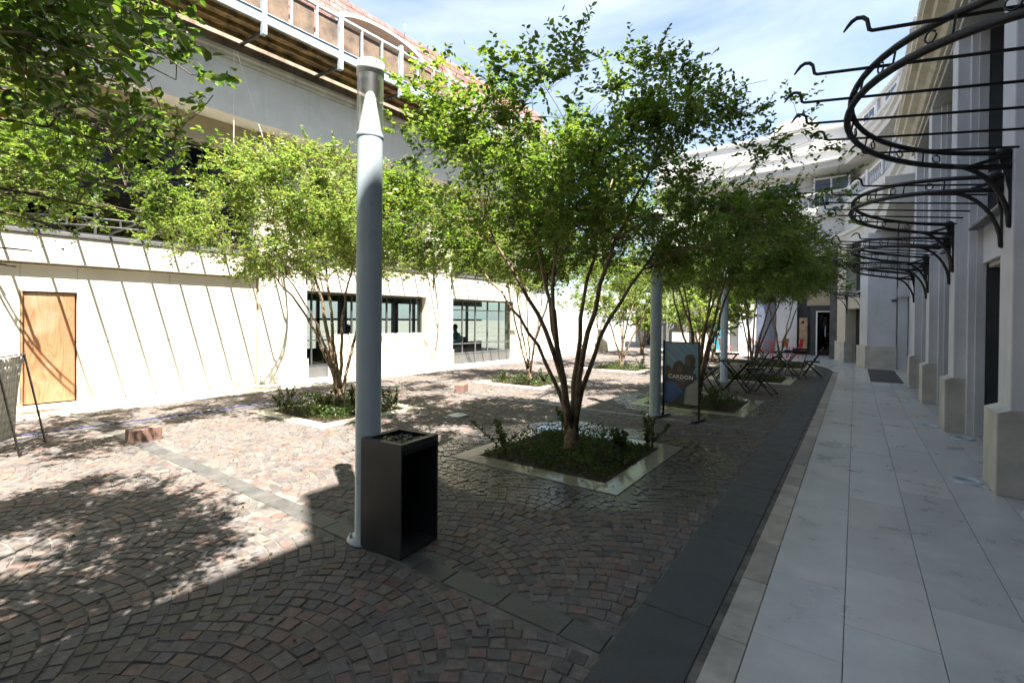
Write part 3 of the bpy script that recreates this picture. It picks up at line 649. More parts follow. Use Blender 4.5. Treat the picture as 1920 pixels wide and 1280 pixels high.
t = awning('small_awning_frame', 'small black awning frame between the two far pale columns', 21.5, 23.2, 2.62, 0, .6, 'black', 5, -1, .18, .15, .8)
t.location = (-.05, 22.2, 0); t.rotation_euler = (0, 0, R(15))
t.location.y = 22.2
for ch in t.children: pass
# rear facade at ground level  (plane about y = 26.6)
Yb = 26.9
def bk(x0, x1, z0, z1, name, m, parent=ab, y=Yb, th=.3, bev=.008): return B(x0, x1, y, y+th, z0, z1).build(name, m, parent, bevel=bev)
B(-.9, .6, 24.6, 27, 0, 4.68).build('corner_wall', 'inside', ab)
en = bk(-1.75, -.95, 0, 2.35, 'entrance_surround', 'frame', th=.2, y=Yb-.05); 
d_ = bk(-1.52, -1.46, .02, 2.1, 'door_frame', 'white', en, Yb-.12, .05); bk(-1.46, -.9, 2.05, 2.1, 'door_frame', 'white', en, Yb-.12, .05); bk(-1.46, -.92, .05, 2.05, 'door_pane', 'glassdark', en, Yb-.1, .02)
bk(-1.16, -1.13, .9, 1.4, 'door_handle', 'galv', en, Yb-.16, .03)
pl = bk(-2.2, -1.86, .2, 1.78, 'wood_plaque', 'brass', ab, Yb-.08, .07); bk(-2.1, -2.0, 1.5, 1.62, 'plaque_mark', 'black', pl, Yb-.09, .009)
MB().tube([(-2.26, Yb-.06, 0), (-2.26, Yb-.06, 3)], .03, 6).build('downpipe', 'black', ab)
bk(-1.9, -.9, 2.355, 3.1, 'wall_panel', 'soffit'); 
for x0, x1, m_ in ((-3.2, -2.3, 'greypanel'), (-4.05, -3.23, 'bluepanel'), (-4.9, -4.08, 'wallr'), (-5.3, -4.93, 'greypanel'), (-6.3, -5.33, 'wallr'), (-7.0, -6.33, 'wall'), (-7.35, -7.03, 'frame'), (-8.3, -7.38, 'wall')):
    bk(x0, x1, 0, 2.9, 'wall_panel', 'wallr' if m_ == 'greypanel' and x0 > -3.3 else m_)
td = bk(-6.15, -5.75, .1, 1.75, 'teal_door', 'teal', ab, Yb-.04, .035); MB().lathe([(0, .0), (.1, .0), (.1, .02), (0, .02)], sides=14).build('door_emblem', 'white', td, loc=(-5.95, Yb-.06, 1.0)).rotation_euler = (R(90), 0, 0)
bk(-4.4, -4.2, 1.75, 1.85, 'wall_lamp', 'black', ab, Yb-.1, .09)
bk(-9, -2.2, 2.903, 3.2, 'string_band', 'wall', y=Yb-.03)
for i in range(6): 
    f = bk(-3.2-1.2*i, -2.1-1.2*i if i else -1.0, 3.2, 4.9, 'mezzanine_window', 'frame', th=.1); bk(-3.1-1.2*i, -2.2-1.2*i if i else -1.1, 3.3, 4.85, 'pane', 'glassdark', f, Yb-.03, .02)
B(-9.2, .6, 27.25, 33, 0, 4.9).build('rear_mass', 'inside', ab)
# tiers swept along the curve (travelling from the straight wing round to the rear, interior on the right-hand side => offsets negative = inwards)
T = [(1.44, 15.97), (1.42, 18.8), (1.25, 21.3), (.8, 23.5), (.25, 25.3), (-.35, 27.0)]
def smooth(P, n=3):
    out_ = []
    for i in range(len(P)-1):
        p0 = Vector(P[max(i-1, 0)]); p1 = Vector(P[i]); p2 = Vector(P[i+1]); p3 = Vector(P[min(i+2, len(P)-1)])
        for j in range(n):
            t_ = j/n; out_.append(tuple(.5*((2*p1)+(p2-p0)*t_+(2*p0-5*p1+4*p2-p3)*t_**2+(3*p1-p0-3*p2+p3)*t_**3)))
    out_.append(tuple(P[-1])); return out_
TS = smooth(T)+[(-2.5, 27.02), (-5., 27.04), (-7.4, 27.06), (-9.4, 27.08)]
def tier(prof, name, m): return MB().path(TS, prof).build(name, m, ab)
tier([(.75, 4.75), (.75, 5.25), (.85, 5.3), (.85, 5.42), (-3, 5.42), (-3, 4.69), (.6, 4.69)], 'canopy', 'whitewall')
tier([(.25, 5.422), (.25, 6.3), (.33, 6.36), (.33, 6.5), (.45, 6.56), (.45, 6.72), (-3, 6.72), (-3, 5.422)], 'terrace_band', 'whitewall')
tier([(.38, 6.722), (.38, 6.95), (.3, 6.95), (.3, 6.722)], 'balustrade_base', 'whitewall'); tier([(.40, 7.5), (.40, 7.6), (.26, 7.6), (.26, 7.5)], 'balustrade_rail', 'whitewall')
tier([(-.7, 6.722), (-.7, 9.1), (-3, 9.1), (-3, 6.722)], 'terrace_wall', 'whitewall')
tier([(.3, 8.72), (.3, 8.95), (.4, 9.0), (.4, 9.12), (.1, 9.2), (.1, 9.55), (.22, 9.62), (.22, 9.76), (-3, 9.76), (-3, 8.72)], 'eave_cornice', 'whitewall')
tier([(-.3, 9.762), (-.3, 10.75), (-.2, 10.8), (-.2, 10.92), (-3, 10.92), (-3, 9.762)], 'attic_wall', 'whitewall')
# balusters, posts, windows along the curve
def along(s):
    P_ = [Vector((*p, 0)) for p in TS]; acc = 0
    for a, b in zip(P_[:-1], P_[1:]):
        l = (b-a).length
        if acc+l >= s: d = (b-a).normalized(); return a+d*(s-acc), d
        acc += l
    d = (P_[-1]-P_[-2]).normalized(); return P_[-1], d
TL = sum((Vector(b)-Vector(a)).length for a, b in zip(TS[:-1], TS[1:]))
balm = MB().lathe([(.035, 0), (.035, .05), (.02, .08), (.05, .22), (.03, .38), (.02, .45), (.035, .5), (.035, .55)], sides=6).mesh('baluster'); balm.materials.append(M['wallr'])
s = .4; i = 0
while s < TL-.3:
    p, d = along(s); n = Vector((-d.y, d.x, 0)); ang = math.atan2(d.y, d.x)
    if i % 9 == 0: B(-.12, .12, -.1, .1, 6.952, 7.66).build('balustrade_pier', 'wallr', ab, loc=tuple(p+n*.33), rz=ang)
    else:
        o_ = link('baluster', balm, ab); o_.location = p+n*.33+Vector((0, 0, 6.95))
    s += .21; i += 1
s = 1.2; i = 0
while s < TL-.6:
    p, d = along(s); n = Vector((-d.y, d.x, 0)); ang = math.atan2(d.y, d.x)
    f = B(-.75, .75, .0, .05, 7.0, 8.55).build('terrace_window', 'white', ab, loc=tuple(p-n*.70), rz=ang)
    B(-.66, -.04, .052, .06, 7.08, 8.47).build('pane', 'glassdark', f); B(.04, .66, .052, .06, 7.08, 8.47).build('pane', 'glassdark', f)
    if s < TL-9.5 :
        f = B(-.6, .6, .0, .06, 9.82, 10.68).build('attic_window', 'white', ab, loc=tuple(p-n*.29), rz=ang)
        B(-.52, -.03, .062, .07, 9.88, 10.62).build('pane', 'glassdark', f); B(.03, .52, .062, .07, 9.88, 10.62).build('pane', 'glassdark', f)
        B(-.55, .55, .08, .14, 10.2, 10.27).build('window_bar', 'wallr', f)
        B(-.9, -.72, .0, .1, 9.77, 10.74).build('attic_pilaster', 'wallr', ab, loc=tuple(p-n*.29), rz=ang)
    s += 2.15; i += 1
# arched gables
for s, rr_ in ((TL-6.9, 1.0), (4.4, .9)):
    p, d = along(s); n = Vector((-d.y, d.x, 0)); ang = math.atan2(d.y, d.x)
    pr = [(rr_*math.cos(a), 10.85+.65*rr_*math.sin(a)) for a in [math.pi*j/16 for j in range(17)]]
    g = MB().prism(pr, 1, -.6, .25).build('arched_gable', 'whitewall', ab, loc=tuple(p-n*.3), rz=ang)
    pr2 = [(rr_*.74*math.cos(a), 10.9+.65*rr_*.7*math.sin(a)) for a in [math.pi*j/16 for j in range(17)]]
    MB().prism(pr2, 1, .252, .28).build('gable_panel', 'ped', g)
# flank behind
B(-9.3, 1.5, 30.2, 33, 4.9, 10.7).build('rear_mass', 'wallr', ab)

# low white walls and small pavilion beyond the shop building
o_ = MB().path([(-10.5, 18.5), (-10.4, 21.5), (-11.2, 26.5)], [(0, 0), (0, 1.05), (.06, 1.06), (.06, 1.14), (-.3, 1.14), (-.3, 0)]).build('garden_wall', 'wall', label='low white garden wall running from the end of the sunlit building', category='wall')
gp = thing('pavilion', 'small white pavilion with dark open garage mouth beyond the trees', 'building')
B(-12.0, -11.4, 31, 34, 0, 2.2).build('wall', 'wall', gp); B(-11.4, -9.2, 33.8, 34, 0, 2.2).build('back_wall', 'inside', gp); B(-9.2, -8.8, 31, 34, 0, 2.2).build('wall', 'wall', gp); B(-12.2, -8.6, 30.8, 34.2, 2.2, 2.4).build('roof', 'wall', gp)
for i in range(6): B(-11.3+.4*i, -11.27+.4*i, 31.1, 31.13, 0, 1.1).build('railing_bar', 'white', gp)
gs = thing('fabric_screen', 'large grey fabric screen in a pale frame beyond the poster stand', 'screen', (-6.9, 25.0, 0))
B(-1.0, 1.0, -.03, .03, 1.0, 2.9).build('screen_cloth', 'curtain', gs); B(-1.1, -1.003, -.05, .05, 0, 3.0).build('screen_post', 'white', gs); B(1.003, 1.1, -.05, .05, 0, 3.0).build('screen_post', 'white', gs)

# ================================================================= TREES AND PLANTS
def leaves_mesh(name, P, D, size, cb, rs, matn, droop=.25, wr=.62, hexa=False):
    """kite-shaped folded leaves at points P growing along D"""
    n = len(P); D = D/np.linalg.norm(D, axis=1, keepdims=True)
    N_ = rs.normal(0, .55, (n, 3)); N_[:, 2] += 1.0; U = np.cross(D, N_); U /= np.linalg.norm(U, axis=1, keepdims=True)+1e-9; N_ = np.cross(U, D)
    s = (size*rs.uniform(.65, 1.25, n))[:, None]; fold = .22
    tip = P+D*s-N_*s*droop*.5
    if hexa:
        V = np.zeros((n, 6, 3)); V[:, 0] = P; V[:, 3] = tip
        for k, t_, w_ in ((1, .28, .46), (2, .68, .42)):
            q = P+D*s*t_-N_*s*droop*.5*t_*t_+N_*s*fold*.4; V[:, k] = q+U*s*wr*w_; V[:, 6-k] = q-U*s*wr*w_
        F = (np.array([(0, 1, 2), (0, 2, 3), (0, 3, 4), (0, 4, 5)])[None]+6*np.arange(n)[:, None, None]).reshape(-1, 3)
    else:
        V = np.zeros((n, 4, 3)); V[:, 0] = P; V[:, 2] = tip
        V[:, 1] = P+D*s*.45+U*s*wr/2+N_*s*fold*.5; V[:, 3] = P+D*s*.45-U*s*wr/2+N_*s*fold*.5
        F = (np.array([(0, 1, 2), (0, 2, 3)])[None]+4*np.arange(n)[:, None, None]).reshape(-1, 3)
    c = np.array(cb)*rs.uniform(.6, 1.35, (n, 1)); c[:, 0] *= rs.uniform(.8, 1.3, n); yl = rs.random_sample(n) < .015; c[yl] *= np.array([1.9, 1.2, .8])
    me = npmesh(name, V.reshape(-1, 3), F, np.repeat(c, V.shape[1], 0), matn); return me
def curve_pts(a, b, bend, n, rs, lift=0.):
    a = np.array(a, float); b = np.array(b, float); L_ = np.linalg.norm(b-a); o = rs.normal(0, bend*L_, 3); o[2] = abs(o[2])*.3
    o2 = rs.normal(0, bend*.5*L_, 3); P = []
    for i in range(n+1):
        t = i/n; k = math.sin(math.pi*t); P.append(a+(b-a)*t+o*k*.5+o2*math.sin(2*math.pi*t)*.35+np.array([0, 0, lift*L_*k]))
    return P
def make_tree(name, label, group, base, C, rad, seed, nleaf, lsize, nst=7, stems=None, matn='leaf', flat=.35, fork=.32, clump=-.12, trunk_r=.075, spikes=6, nb=46, nt=420, cb=(1, 1, 1), extra=(), inside=None):
    rs = np.random.RandomState(seed); base = np.array([base[0], base[1], 0.0]); C = np.array(C, float); rad = np.array(rad, float)
    t = thing(name, label, 'tree', tuple(base), 0, group)
    def sample(k, inner=.0):
        out_ = []
        while len(out_) < k:
            p = rs.uniform(-1, 1, 3); r2_ = p@p
            if r2_ > 1 or r2_ < inner: continue
            rh = math.hypot(p[0], p[1])
            if p[2] < -.75+rh*.55 - (1-rh)*.0 and p[2] < -flat: continue
            w_ = C+p*rad*(.84+.34*noise.noise(Vector(p)*1.6+Vector((seed, 0, 0)))+.16)
            if inside and not inside(w_): continue
            if noise.noise(Vector(w_*1.15)+Vector((seed*3.1, 0, 0))) < clump: continue
            if noise.noise(Vector(w_*.55)+Vector((0, seed*1.7, 0))) < -.22 and rh > .5: continue
            out_.append(w_)
        return out_
    tb = MB(); f0 = base+np.array([0, 0, fork])
    tb.tube([base+np.array([0, 0, -.02]), base+np.array([0, 0, .08]), base+np.array([0, 0, fork*.6]), f0+np.array([0, 0, .05])], [trunk_r*1.75, trunk_r*1.35, trunk_r*1.25, trunk_r*1.1], 10)
    skel = []  # points, radius, level
    if stems is None:
        stems = []
        for i in range(nst):
            a = 2*math.pi*(i+rs.uniform(-.3, .3))/nst; r_ = rs.uniform(.28, .68)
            stems.append((C[0]+rad[0]*r_*math.cos(a), C[1]+rad[1]*r_*math.sin(a), C[2]+rad[2]*rs.uniform(-.15, .55)))
    for s_ in stems:
        d0 = np.array([s_[0]-base[0], s_[1]-base[1], 0]); ln = np.linalg.norm(d0)+1e-6
        st = base+np.array([0, 0, fork*rs.uniform(.55, 1.)])+d0/ln*trunk_r*.55
        P_ = []; e = np.array(s_); bend = rs.uniform(.05, .2)
        n = 12; ox = rs.normal(0, .06, 3)
        for i in range(n+1):
            q = i/n; hz = q**1.25
            p = np.array([st[0]+(e[0]-st[0])*hz, st[1]+(e[1]-st[1])*hz, st[2]+(e[2]-st[2])*(q**.92)]); p += ox*math.sin(math.pi*q)*1.6 + rs.normal(0, .012, 3); P_.append(p)
        r0 = trunk_r*rs.uniform(.42, .6); R_ = [r0*(1-.72*i/n) for i in range(n+1)]
        tb.tube(P_, R_, 8)
        for i, p in enumerate(P_):
            if i >= 3: skel.append((p, R_[i]))
    SP = np.array([p for p, r in skel]); SR = np.array([r for p, r in skel])
    def attach(tg, SP_, SR_, fac, n, sides, minz=.0, bend=.08):
        new = []
        for g_ in tg:
            d = SP_-g_; dist = np.linalg.norm(d, axis=1)+np.maximum(0, SP_[:, 2]-g_[2]+.05)*2.2
            j = int(np.argmin(dist)); P_ = curve_pts(SP_[j], g_, bend, n, rs, .06); r0 = min(SR_[j]*.62, fac)
            R_ = [max(.0022, r0*(1-.75*i/n)) for i in range(n+1)]; tb.tube(P_, R_, sides, False)
            new += [(P_[i], R_[i]) for i in range(1, n+1)]
        return new
    n1_ = attach(sample(nb, .1)+[np.array(e) for e in extra], SP, SR, .02, 6, 6)
    S2 = np.array([p for p, r in n1_]+[p for p, r in skel if p[2] > C[2]-rad[2]*.6]); R2 = np.array([r for p, r in n1_]+[r for p, r in skel if p[2] > C[2]-rad[2]*.6])
    n2_ = attach(sample(nt), S2, R2, .008, 4, 4)
    S3 = np.array([p for p, r in n2_]); k = len(S3)
    # twigs with leaves
    ntw = max(200, nleaf//13); LP, LD = [], []
    Vt, Ft = [], []
    idx = rs.randint(0, k, ntw)
    for j in idx:
        p = S3[j]; hz = p-C; hz = hz/rad; dirn = np.array([hz[0], hz[1], .25+.35*max(0, hz[2])])*.55+rs.normal(0, .5, 3); dirn /= np.linalg.norm(dirn)
        L_ = rs.uniform(.14, .36); m_ = rs.randint(9, 17); e = p+dirn*L_+np.array([0, 0, -.12*L_])
        b0 = len(Vt); u = np.cross(dirn, [0, 0, 1.]); u = u/(np.linalg.norm(u)+1e-6)*.0022
        Vt += [p-u, p+u, e]; Ft.append((b0, b0+1, b0+2))
        tt = np.linspace(.12, 1, m_)
        pp = p+(e-p)*tt[:, None]; sd = np.where(np.arange(m_) % 2, 1, -1)[:, None]; uu = u/.0022
        LP.append(pp+rs.normal(0, .008, (m_, 3))); LD.append(dirn*.6+uu*sd*rs.uniform(.5, 1.1, (m_, 1))+rs.normal(0, .25, (m_, 3)))
    # long shoots at the top
    for i in range(spikes):
        top = S3[rs.choice(np.argsort(-S3[:, 2])[:max(10, k//7)])]; d = np.array([rs.normal(0, .28), rs.normal(0, .28), 1.]); d /= np.linalg.norm(d); L_ = rs.uniform(.25, .6)
        e = top+d*L_; tb.tube([top, top+d*L_*.5+rs.normal(0, .02, 3), e], [.006, .004, .002], 4, False); m_ = 34; tt = np.linspace(.05, 1, m_)[:, None]
        LP.append(top+(e-top)*tt); LD.append(rs.normal(0, .8, (m_, 3))+d*.8)
    tw = npmesh('twig', np.array(Vt), np.array(Ft), None, 'bark')
    o_ = tb.build('trunk', 'bark', None); o_.parent = t; o_.matrix_parent_inverse = Matrix.Translation(-Vector(base))
    LPa = np.concatenate(LP); LDa = np.concatenate(LD)
    if inside:
        kk = np.array([inside(q_) for q_ in LPa-np.array([0, .12, 0])]); LPa = LPa[kk]; LDa = LDa[kk]
    me = leaves_mesh('crown', LPa-base, LDa, lsize, cb, rs, matn, hexa=seed in (11, 53, 23)); cr = link('crown', me, t)
    tw.transform(Matrix.Translation(-Vector(base))); link('twigs', tw, cr, kind='stuff')
    return t
GT = 'multi-stemmed trees in square planters'
def W(px, py, depth):
    """point seen at a pixel of the 1920 px frame at a given depth (used only to lay out limbs)"""
    d = Vector(fw)+Vector(r2)*((px-960)/900)+Vector(u2)*(-(py-606)/900); return tuple(Vector((0, 0, 1.6))+d*depth)
c0 = PL[0]
st0 = [W(905, 420, 5.4), W(965, 300, 5.9), W(1000, 380, 6.6), W(1075, 290, 5.6), W(1150, 330, 6.3), W(1225, 300, 5.3), W(1270, 420, 6.0), W(880, 480, 6.2)]
ex0 = [W(1440, 150, 5.4), W(1500, 245, 5.6), W(1520, 270, 6.0), W(1350, 150, 5.2), W(995, 95, 5.8), W(760, 250, 6.2), W(740, 400, 5.8), W(860, 170, 6.2), W(1400, 330, 6.4), W(740, 480, 6.0), W(1250, 190, 6.)]
make_tree('plaza_tree', 'largest tree in the middle, its many stems rising from the wet square planter', GT, c0, (c0[0]+.1, c0[1]+.1, 3.15), (2.65, 2.2, 1.2), 11, 82000, .048, stems=st0, extra=ex0, nb=80, nt=800, spikes=18, trunk_r=.072, clump=-.12, flat=.7)
c1 = PL[4]
st1 = [W(500, 500, 8.0), W(560, 420, 8.6), W(600, 380, 9.2), W(665, 470, 8.2), W(540, 520, 7.6), W(700, 420, 9.0)]
make_tree('plaza_tree', 'bright sunlit tree just behind the grey lamp post, left of it', GT, c1, (c1[0]-.1, c1[1]+.1, 3.1), (2.65, 2.5, 1.2), 23, 66000, .047, stems=st1, matn='leafy', nb=60, nt=650, flat=.6, spikes=8, trunk_r=.07, clump=-.1)
make_tree('plaza_tree', 'smaller sunlit tree in the left row, seen through the stems of the largest tree', GT, PL[5], (PL[5][0], PL[5][1], 2.95), (2.0, 2.0, .95), 31, 34000, .056, nst=5, matn='leafy', nb=30, nt=240, trunk_r=.055)
make_tree('plaza_tree', 'far thin-stemmed tree in the third planter of the left row', GT, PL[6], (PL[6][0]+.2, PL[6][1], 3.0), (2.1, 2.0, 1.0), 37, 18000, .062, nst=5, matn='leafy', nb=30, nt=200, trunk_r=.06)
make_tree('plaza_tree', 'shaded dark tree directly behind the poster stand', GT, PL[1], (PL[1][0]+.15, PL[1][1], 3.05), (2.25, 2.1, 1.2), 41, 48000, .052, flat=.7, nst=7, nb=46, nt=420, trunk_r=.06, clump=-.2)
make_tree('plaza_tree', 'shaded tree behind the folding tables, before the far block', GT, PL[2], (PL[2][0]+.1, PL[2][1], 3.1), (2.2, 2.1, 1.25), 43, 42000, .058, flat=.7, nst=6, nb=40, nt=320, trunk_r=.055, clump=-.25)
make_tree('plaza_tree', 'farthest tree of the middle row, near the red chairs', GT, PL[3], (PL[3][0], PL[3][1], 3.0), (1.9, 1.9, 1.1), 47, 15000, .068, nst=5, nb=26, nt=180, trunk_r=.05, clump=-.25)
make_tree('plaza_tree', 'nearest tree, only its overhanging leafy crown fills the upper left corner', GT, PL[7], (-2.75, -.2, 3.1), (2.0, 1.75, 1.1), 53, 46000, .043, cb=(.78, .82, .8), nst=7, nb=60, nt=700, spikes=0, trunk_r=.07, clump=-.05, flat=.7,
          inside=lambda q: q[1] < -.434*q[0]-.12+.45*noise.noise(Vector(q)*2.3) and (q[0]**2+q[1]**2+(q[2]-1.6)**2) > 1.7,
          extra=[W(60, 470, 2.2), W(100, 420, 2.3), W(30, 500, 2.1), W(150, 440, 2.4), W(230, 400, 2.4), W(200, 250, 2.5), W(330, 150, 2.4), W(320, 300, 2.5)])
make_tree('plaza_tree', 'tree of the left row whose foliage shows behind the nearest crown at the left edge', GT, PL[8], (PL[8][0]+.2, PL[8][1]+.3, 3.1), (2.5, 2.4, 1.2), 59, 30000, .058, nst=6, nb=40, nt=300, trunk_r=.07)
for i, (x, y, h, r_, lb_) in enumerate(((-13.5, 30, 4.2, 2.6, 'pale green tree beyond the low white wall, left one'), (-10.2, 37, 5.2, 3.2, 'big pale tree behind the white pavilion'), (-8.0, 21.5, 3.3, 1.9, 'light green tree behind the far planter, beside the garden wall'), (-6.2, 24, 3.2, 1.7, 'light green tree in front of the grey fabric screen'), (-17, 36, 5.5, 3.4, 'tall background tree farthest to the left'), (-4.6, 20.3, 3.1, 1.6, 'slender tree between the far planters and the rear building'), (-14, 44, 6.5, 4, 'highest background tree at the end of the plaza'))):
    make_tree('background_tree', lb_, 'trees at the end of the plaza', (x, y), (x, y, h*.62), (r_, r_, h*.4), 70+i, 5200, .14, nst=5, matn='leafy', nb=24, nt=110, trunk_r=.07, spikes=2, clump=-.3)

# planters
def plant(x, y, h, label, seed, n=90, parent=None, size=.045, sp=.09):
    rs = np.random.RandomState(seed); t = thing('seedling_shrub', label, 'shrub', (x, y, 0), 0, 'leafy shoots in the planters'); mb = MB(); LP, LD = [], []
    for i in range(6):
        e = np.array([rs.normal(0, sp), rs.normal(0, sp), h*rs.uniform(.6, 1.05)]); s0 = np.array([rs.normal(0, .025), rs.normal(0, .025), 0]); m1 = (s0+e)/2+rs.normal(0, .015, 3)
        mb.tube([s0, m1, e], [.005, .004, .002], 5, False); k = n//6
        tt = np.linspace(.2, 1, k)[:, None]; LP.append(s0+(e-s0)*tt); D = rs.normal(0, 1, (k, 3)); D[:, 2] = abs(D[:, 2])*.6+.35; LD.append(D)
    mb.build('stem', 'bark', t); link('foliage', leaves_mesh('foliage', np.concatenate(LP), np.concatenate(LD), size, (1, 1, 1), rs, 'leafg'), t); return t
names_ = ['wet square tree planter with dark ground cover in the middle of the plaza', 'square tree planter behind the poster stand', 'square tree planter between the folding tables', 'farthest square planter of the middle row', 'sunlit square planter with bright bushes behind the lamp post', 'second sunlit square planter of the left row', 'third square planter of the left row', 'square planter of the nearest tree', 'square planter of the left row nearest the plywood door']
for i, (x, y) in enumerate(PL):
    t = thing('tree_planter', names_[i], 'planter', (x, y, 0), 0, 'square stone-edged tree planters'); H_ = PH; I_ = .8; rs = np.random.RandomState(100+i)
    for (x0, x1, y0, y1) in ((-H_, -I_, -H_, .1), (-H_, -I_, .1, H_), (I_, H_, -H_, -.2), (I_, H_, -.2, H_), (-I_, 0, -H_, -I_), (0, I_, -H_, -I_), (-I_, .2, I_, H_), (.2, I_, I_, H_)):
        k = rs.uniform(.88, 1.1); B(x0+.002, x1-.002, y0+.002, y1-.002, -.03, .004).build('border_slab', 'border', t, bevel=.003, colr=(.46*k, .42*k, .32*k))
    B(-I_, I_, -I_, I_, -.02, .0005).build('soil', 'soil', t)
    mu = rs.uniform(-.79, .79, (700, 3)); mu[:, 2] = .006; MD = rs.normal(0, 1, (700, 3)); MD[:, 2] *= .15
    link('leaf_litter', leaves_mesh('leaf_litter', mu, MD, .035, (2.2, 1.0, .9), rs, 'leafg'), t, kind='stuff')
    n = 4200 if i in (0, 4) else 2400
    q = rs.uniform(-.76, .76, (n, 2)); hh = np.array([max(0, .07+.2*noise.noise(Vector((a*2.2+i*7, b*2.2, 0)))) for a, b in q])*(1.0 if i != 4 else 1.5)
    P_ = np.c_[q, rs.uniform(0, 1, n)*(hh+.03)+.01]; D = rs.normal(0, 1, (n, 3)); D[:, 2] = abs(D[:, 2])*.7+.2
    link('ground_cover', leaves_mesh('ground_cover', P_, D, .042, (1, 1, 1), rs, 'leafg'), t, kind='stuff')
for x, y, h, lb_, sd in ((-3.45, 4.65, .40, 'upright leafy shoot at the left corner of the wet planter', 1), (-2.35, 5.6, .30, 'leafy shoot just right of the trunk in the wet planter', 2), (-2.1, 5.85, .44, 'thin tall shoot at the right rear corner of the wet planter', 3), (-3.2, 5.85, .42, 'faint tall shoot behind the trunk in the wet planter', 4), (-2.05, 4.9, .2, 'low spreading shoot on the right edge of the wet planter', 5),
                         (-7.95, 4.4, .38, 'pale upright shrub at the left corner of the sunlit planter', 6), (-6.6, 5.6, .42, 'upright shrub right of the lamp post in the sunlit planter', 7), (-7.1, 4.6, .4, 'bushy bright green shrub below the sunlit tree trunk', 8), (-6.95, 5.1, .5, 'tallest bright shrub touching the sunlit tree trunk', 9), (-7.3, 4.7, .3, 'low bushy shrub in the middle of the sunlit planter', 10),
                         (-1.95, 9.2, .45, 'dark bush at the right corner of the planter behind the poster stand', 11), (-2.2, 9.5, .35, 'dark bush beside the folding chairs', 12), (-7.3, 9.8, .3, 'small round bush in the second sunlit planter', 13), (-6.3, 10.2, .35, 'dark bush right of the trunk in the second sunlit planter', 14), (-5.8, 15.6, .45, 'bush in the third planter of the left row', 15), (-9.9, 19.2, .6, 'rounded yellow-green bush before the low garden wall', 16), (-2.5, 15.3, .5, 'green bush behind the folding tables', 17)):
    plant(x, y, h, lb_, sd, 130 if h < .3 else 260, size=.05, sp=.10 if h < .38 else .15)

# ================================================================= STREET FURNITURE
def lamp(x, y, label):
    t = thing('lamp_post', label, 'lamp post', (x, y, 0), 0, 'cylindrical lamp posts')
    MB().lathe([(.0, .0), (.145, 0), (.145, .015), (.09, .02), (.09, 2.92)], sides=40).build('shaft', 'pole', t)
    for i in range(4):
        a = math.pi/4+i*math.pi/2; MB().lathe([(.012, .015), (.012, .045), (0, .05)], (.118*math.cos(a), .118*math.sin(a), 0), 8).build('bolt', 'galv', t)
    MB().lathe([(.0915, 2.885), (.0945, 2.89), (.0945, 2.915), (.0915, 2.92), (.0, 2.925)], sides=40).build('collar', 'galv', t)
    MB().lathe([(.086, 2.926), (.03, 3.22), (.018, 3.24), (.018, 3.33)], sides=32).build('reflector_cone', 'white', t)
    MB().lathe([(.091, 2.93), (.091, 3.345)], sides=40).build('clear_tube', 'acryl', t)
    MB().lathe([(.075, 3.30), (.075, 3.335), (.096, 3.336), (.0965, 3.425), (.08, 3.435), (0, 3.437)], sides=40).build('cap', 'white', t)
    return t
l0 = lamp(-2.86, 2.22, 'tall blue-grey cylindrical lamp post with clear top, nearest one beside the dark bin')
dup(l0, (-2.72, 7.95, 0), 0, 'second blue-grey lamp post, standing just left of the poster stand')
dup(l0, (-2.8, 13.5, 0), 0, 'third blue-grey lamp post, behind the folding tables and chairs')

bn = thing('litter_bin', 'charcoal box-shaped litter bin with ash tray of dark pebbles, open on one side', 'bin', (-2.62, 2.31, 0), R(5))
hw = .19; th = .012
B(-hw, hw, -hw, -hw+th, .0, .765).build('front_panel', 'bin', bn, bevel=.003); B(-hw, hw, hw-th, hw, 0, .765).build('rear_panel', 'bin', bn, bevel=.003); B(-hw, -hw+th, -hw+th+.0005, hw-th-.0005, 0, .765).build('side_panel', 'bin', bn)
B(-hw+th+.001, hw-.004, -hw+th+.001, hw-th-.001, .004, .022).build('bottom_plate', 'bin', bn); B(-hw+th+.001, hw-.002, -hw+th+.001, hw-th-.001, .69, .72).build('tray_floor', 'binin', bn)
fr = MB(); fr.box(-hw+th, -hw+.045, -hw+th, hw-th, .755, .764).box(hw-.045, hw, -hw+th, hw-th, .755, .764).box(-hw+.045, hw-.045, -hw+th, -hw+.045, .755, .764).box(-hw+.045, hw-.045, hw-.045, hw-th, .755, .764); fr.build('top_rim', 'bin', bn)
B(hw-.012, hw-.001, -hw+th+.001, hw-th-.001, .7205, .754).build('top_rail', 'bin', bn)
pb = MB(); rs_ = random.Random(5)
for i in range(330):
    x, y = rs_.uniform(-.142, .142), rs_.uniform(-.142, .142); r_ = rs_.uniform(.007, .014); z = .735+rs_.uniform(-.006, .014)
    n = len(pb.v); a0 = rs_.random()*3
    pb.v += [(x+r_*math.cos(a0+k*2.094)*rs_.uniform(.8, 1.2), y+r_*math.sin(a0+k*2.094), z-r_*.5) for k in range(3)]+[(x+r_*math.cos(a0+1+k*2.094), y+r_*math.sin(a0+1+k*2.094), z+r_*.5) for k in range(3)]
    for f in ((0, 1, 3), (1, 4, 3), (1, 2, 4), (2, 5, 4), (2, 0, 5), (0, 3, 5), (3, 4, 5)): pb.f.append(tuple(n+i_ for i_ in f)); pb.sm.append(False)
pb.build('pebbles', mat('dark_glassy_pebbles', (.05, .055, .065), .15, var=.5, vs_=60), bn, kind='stuff')
B(-.142, .142, -.142, .142, .7205, .731).build('pebble_bed', 'binin', bn)

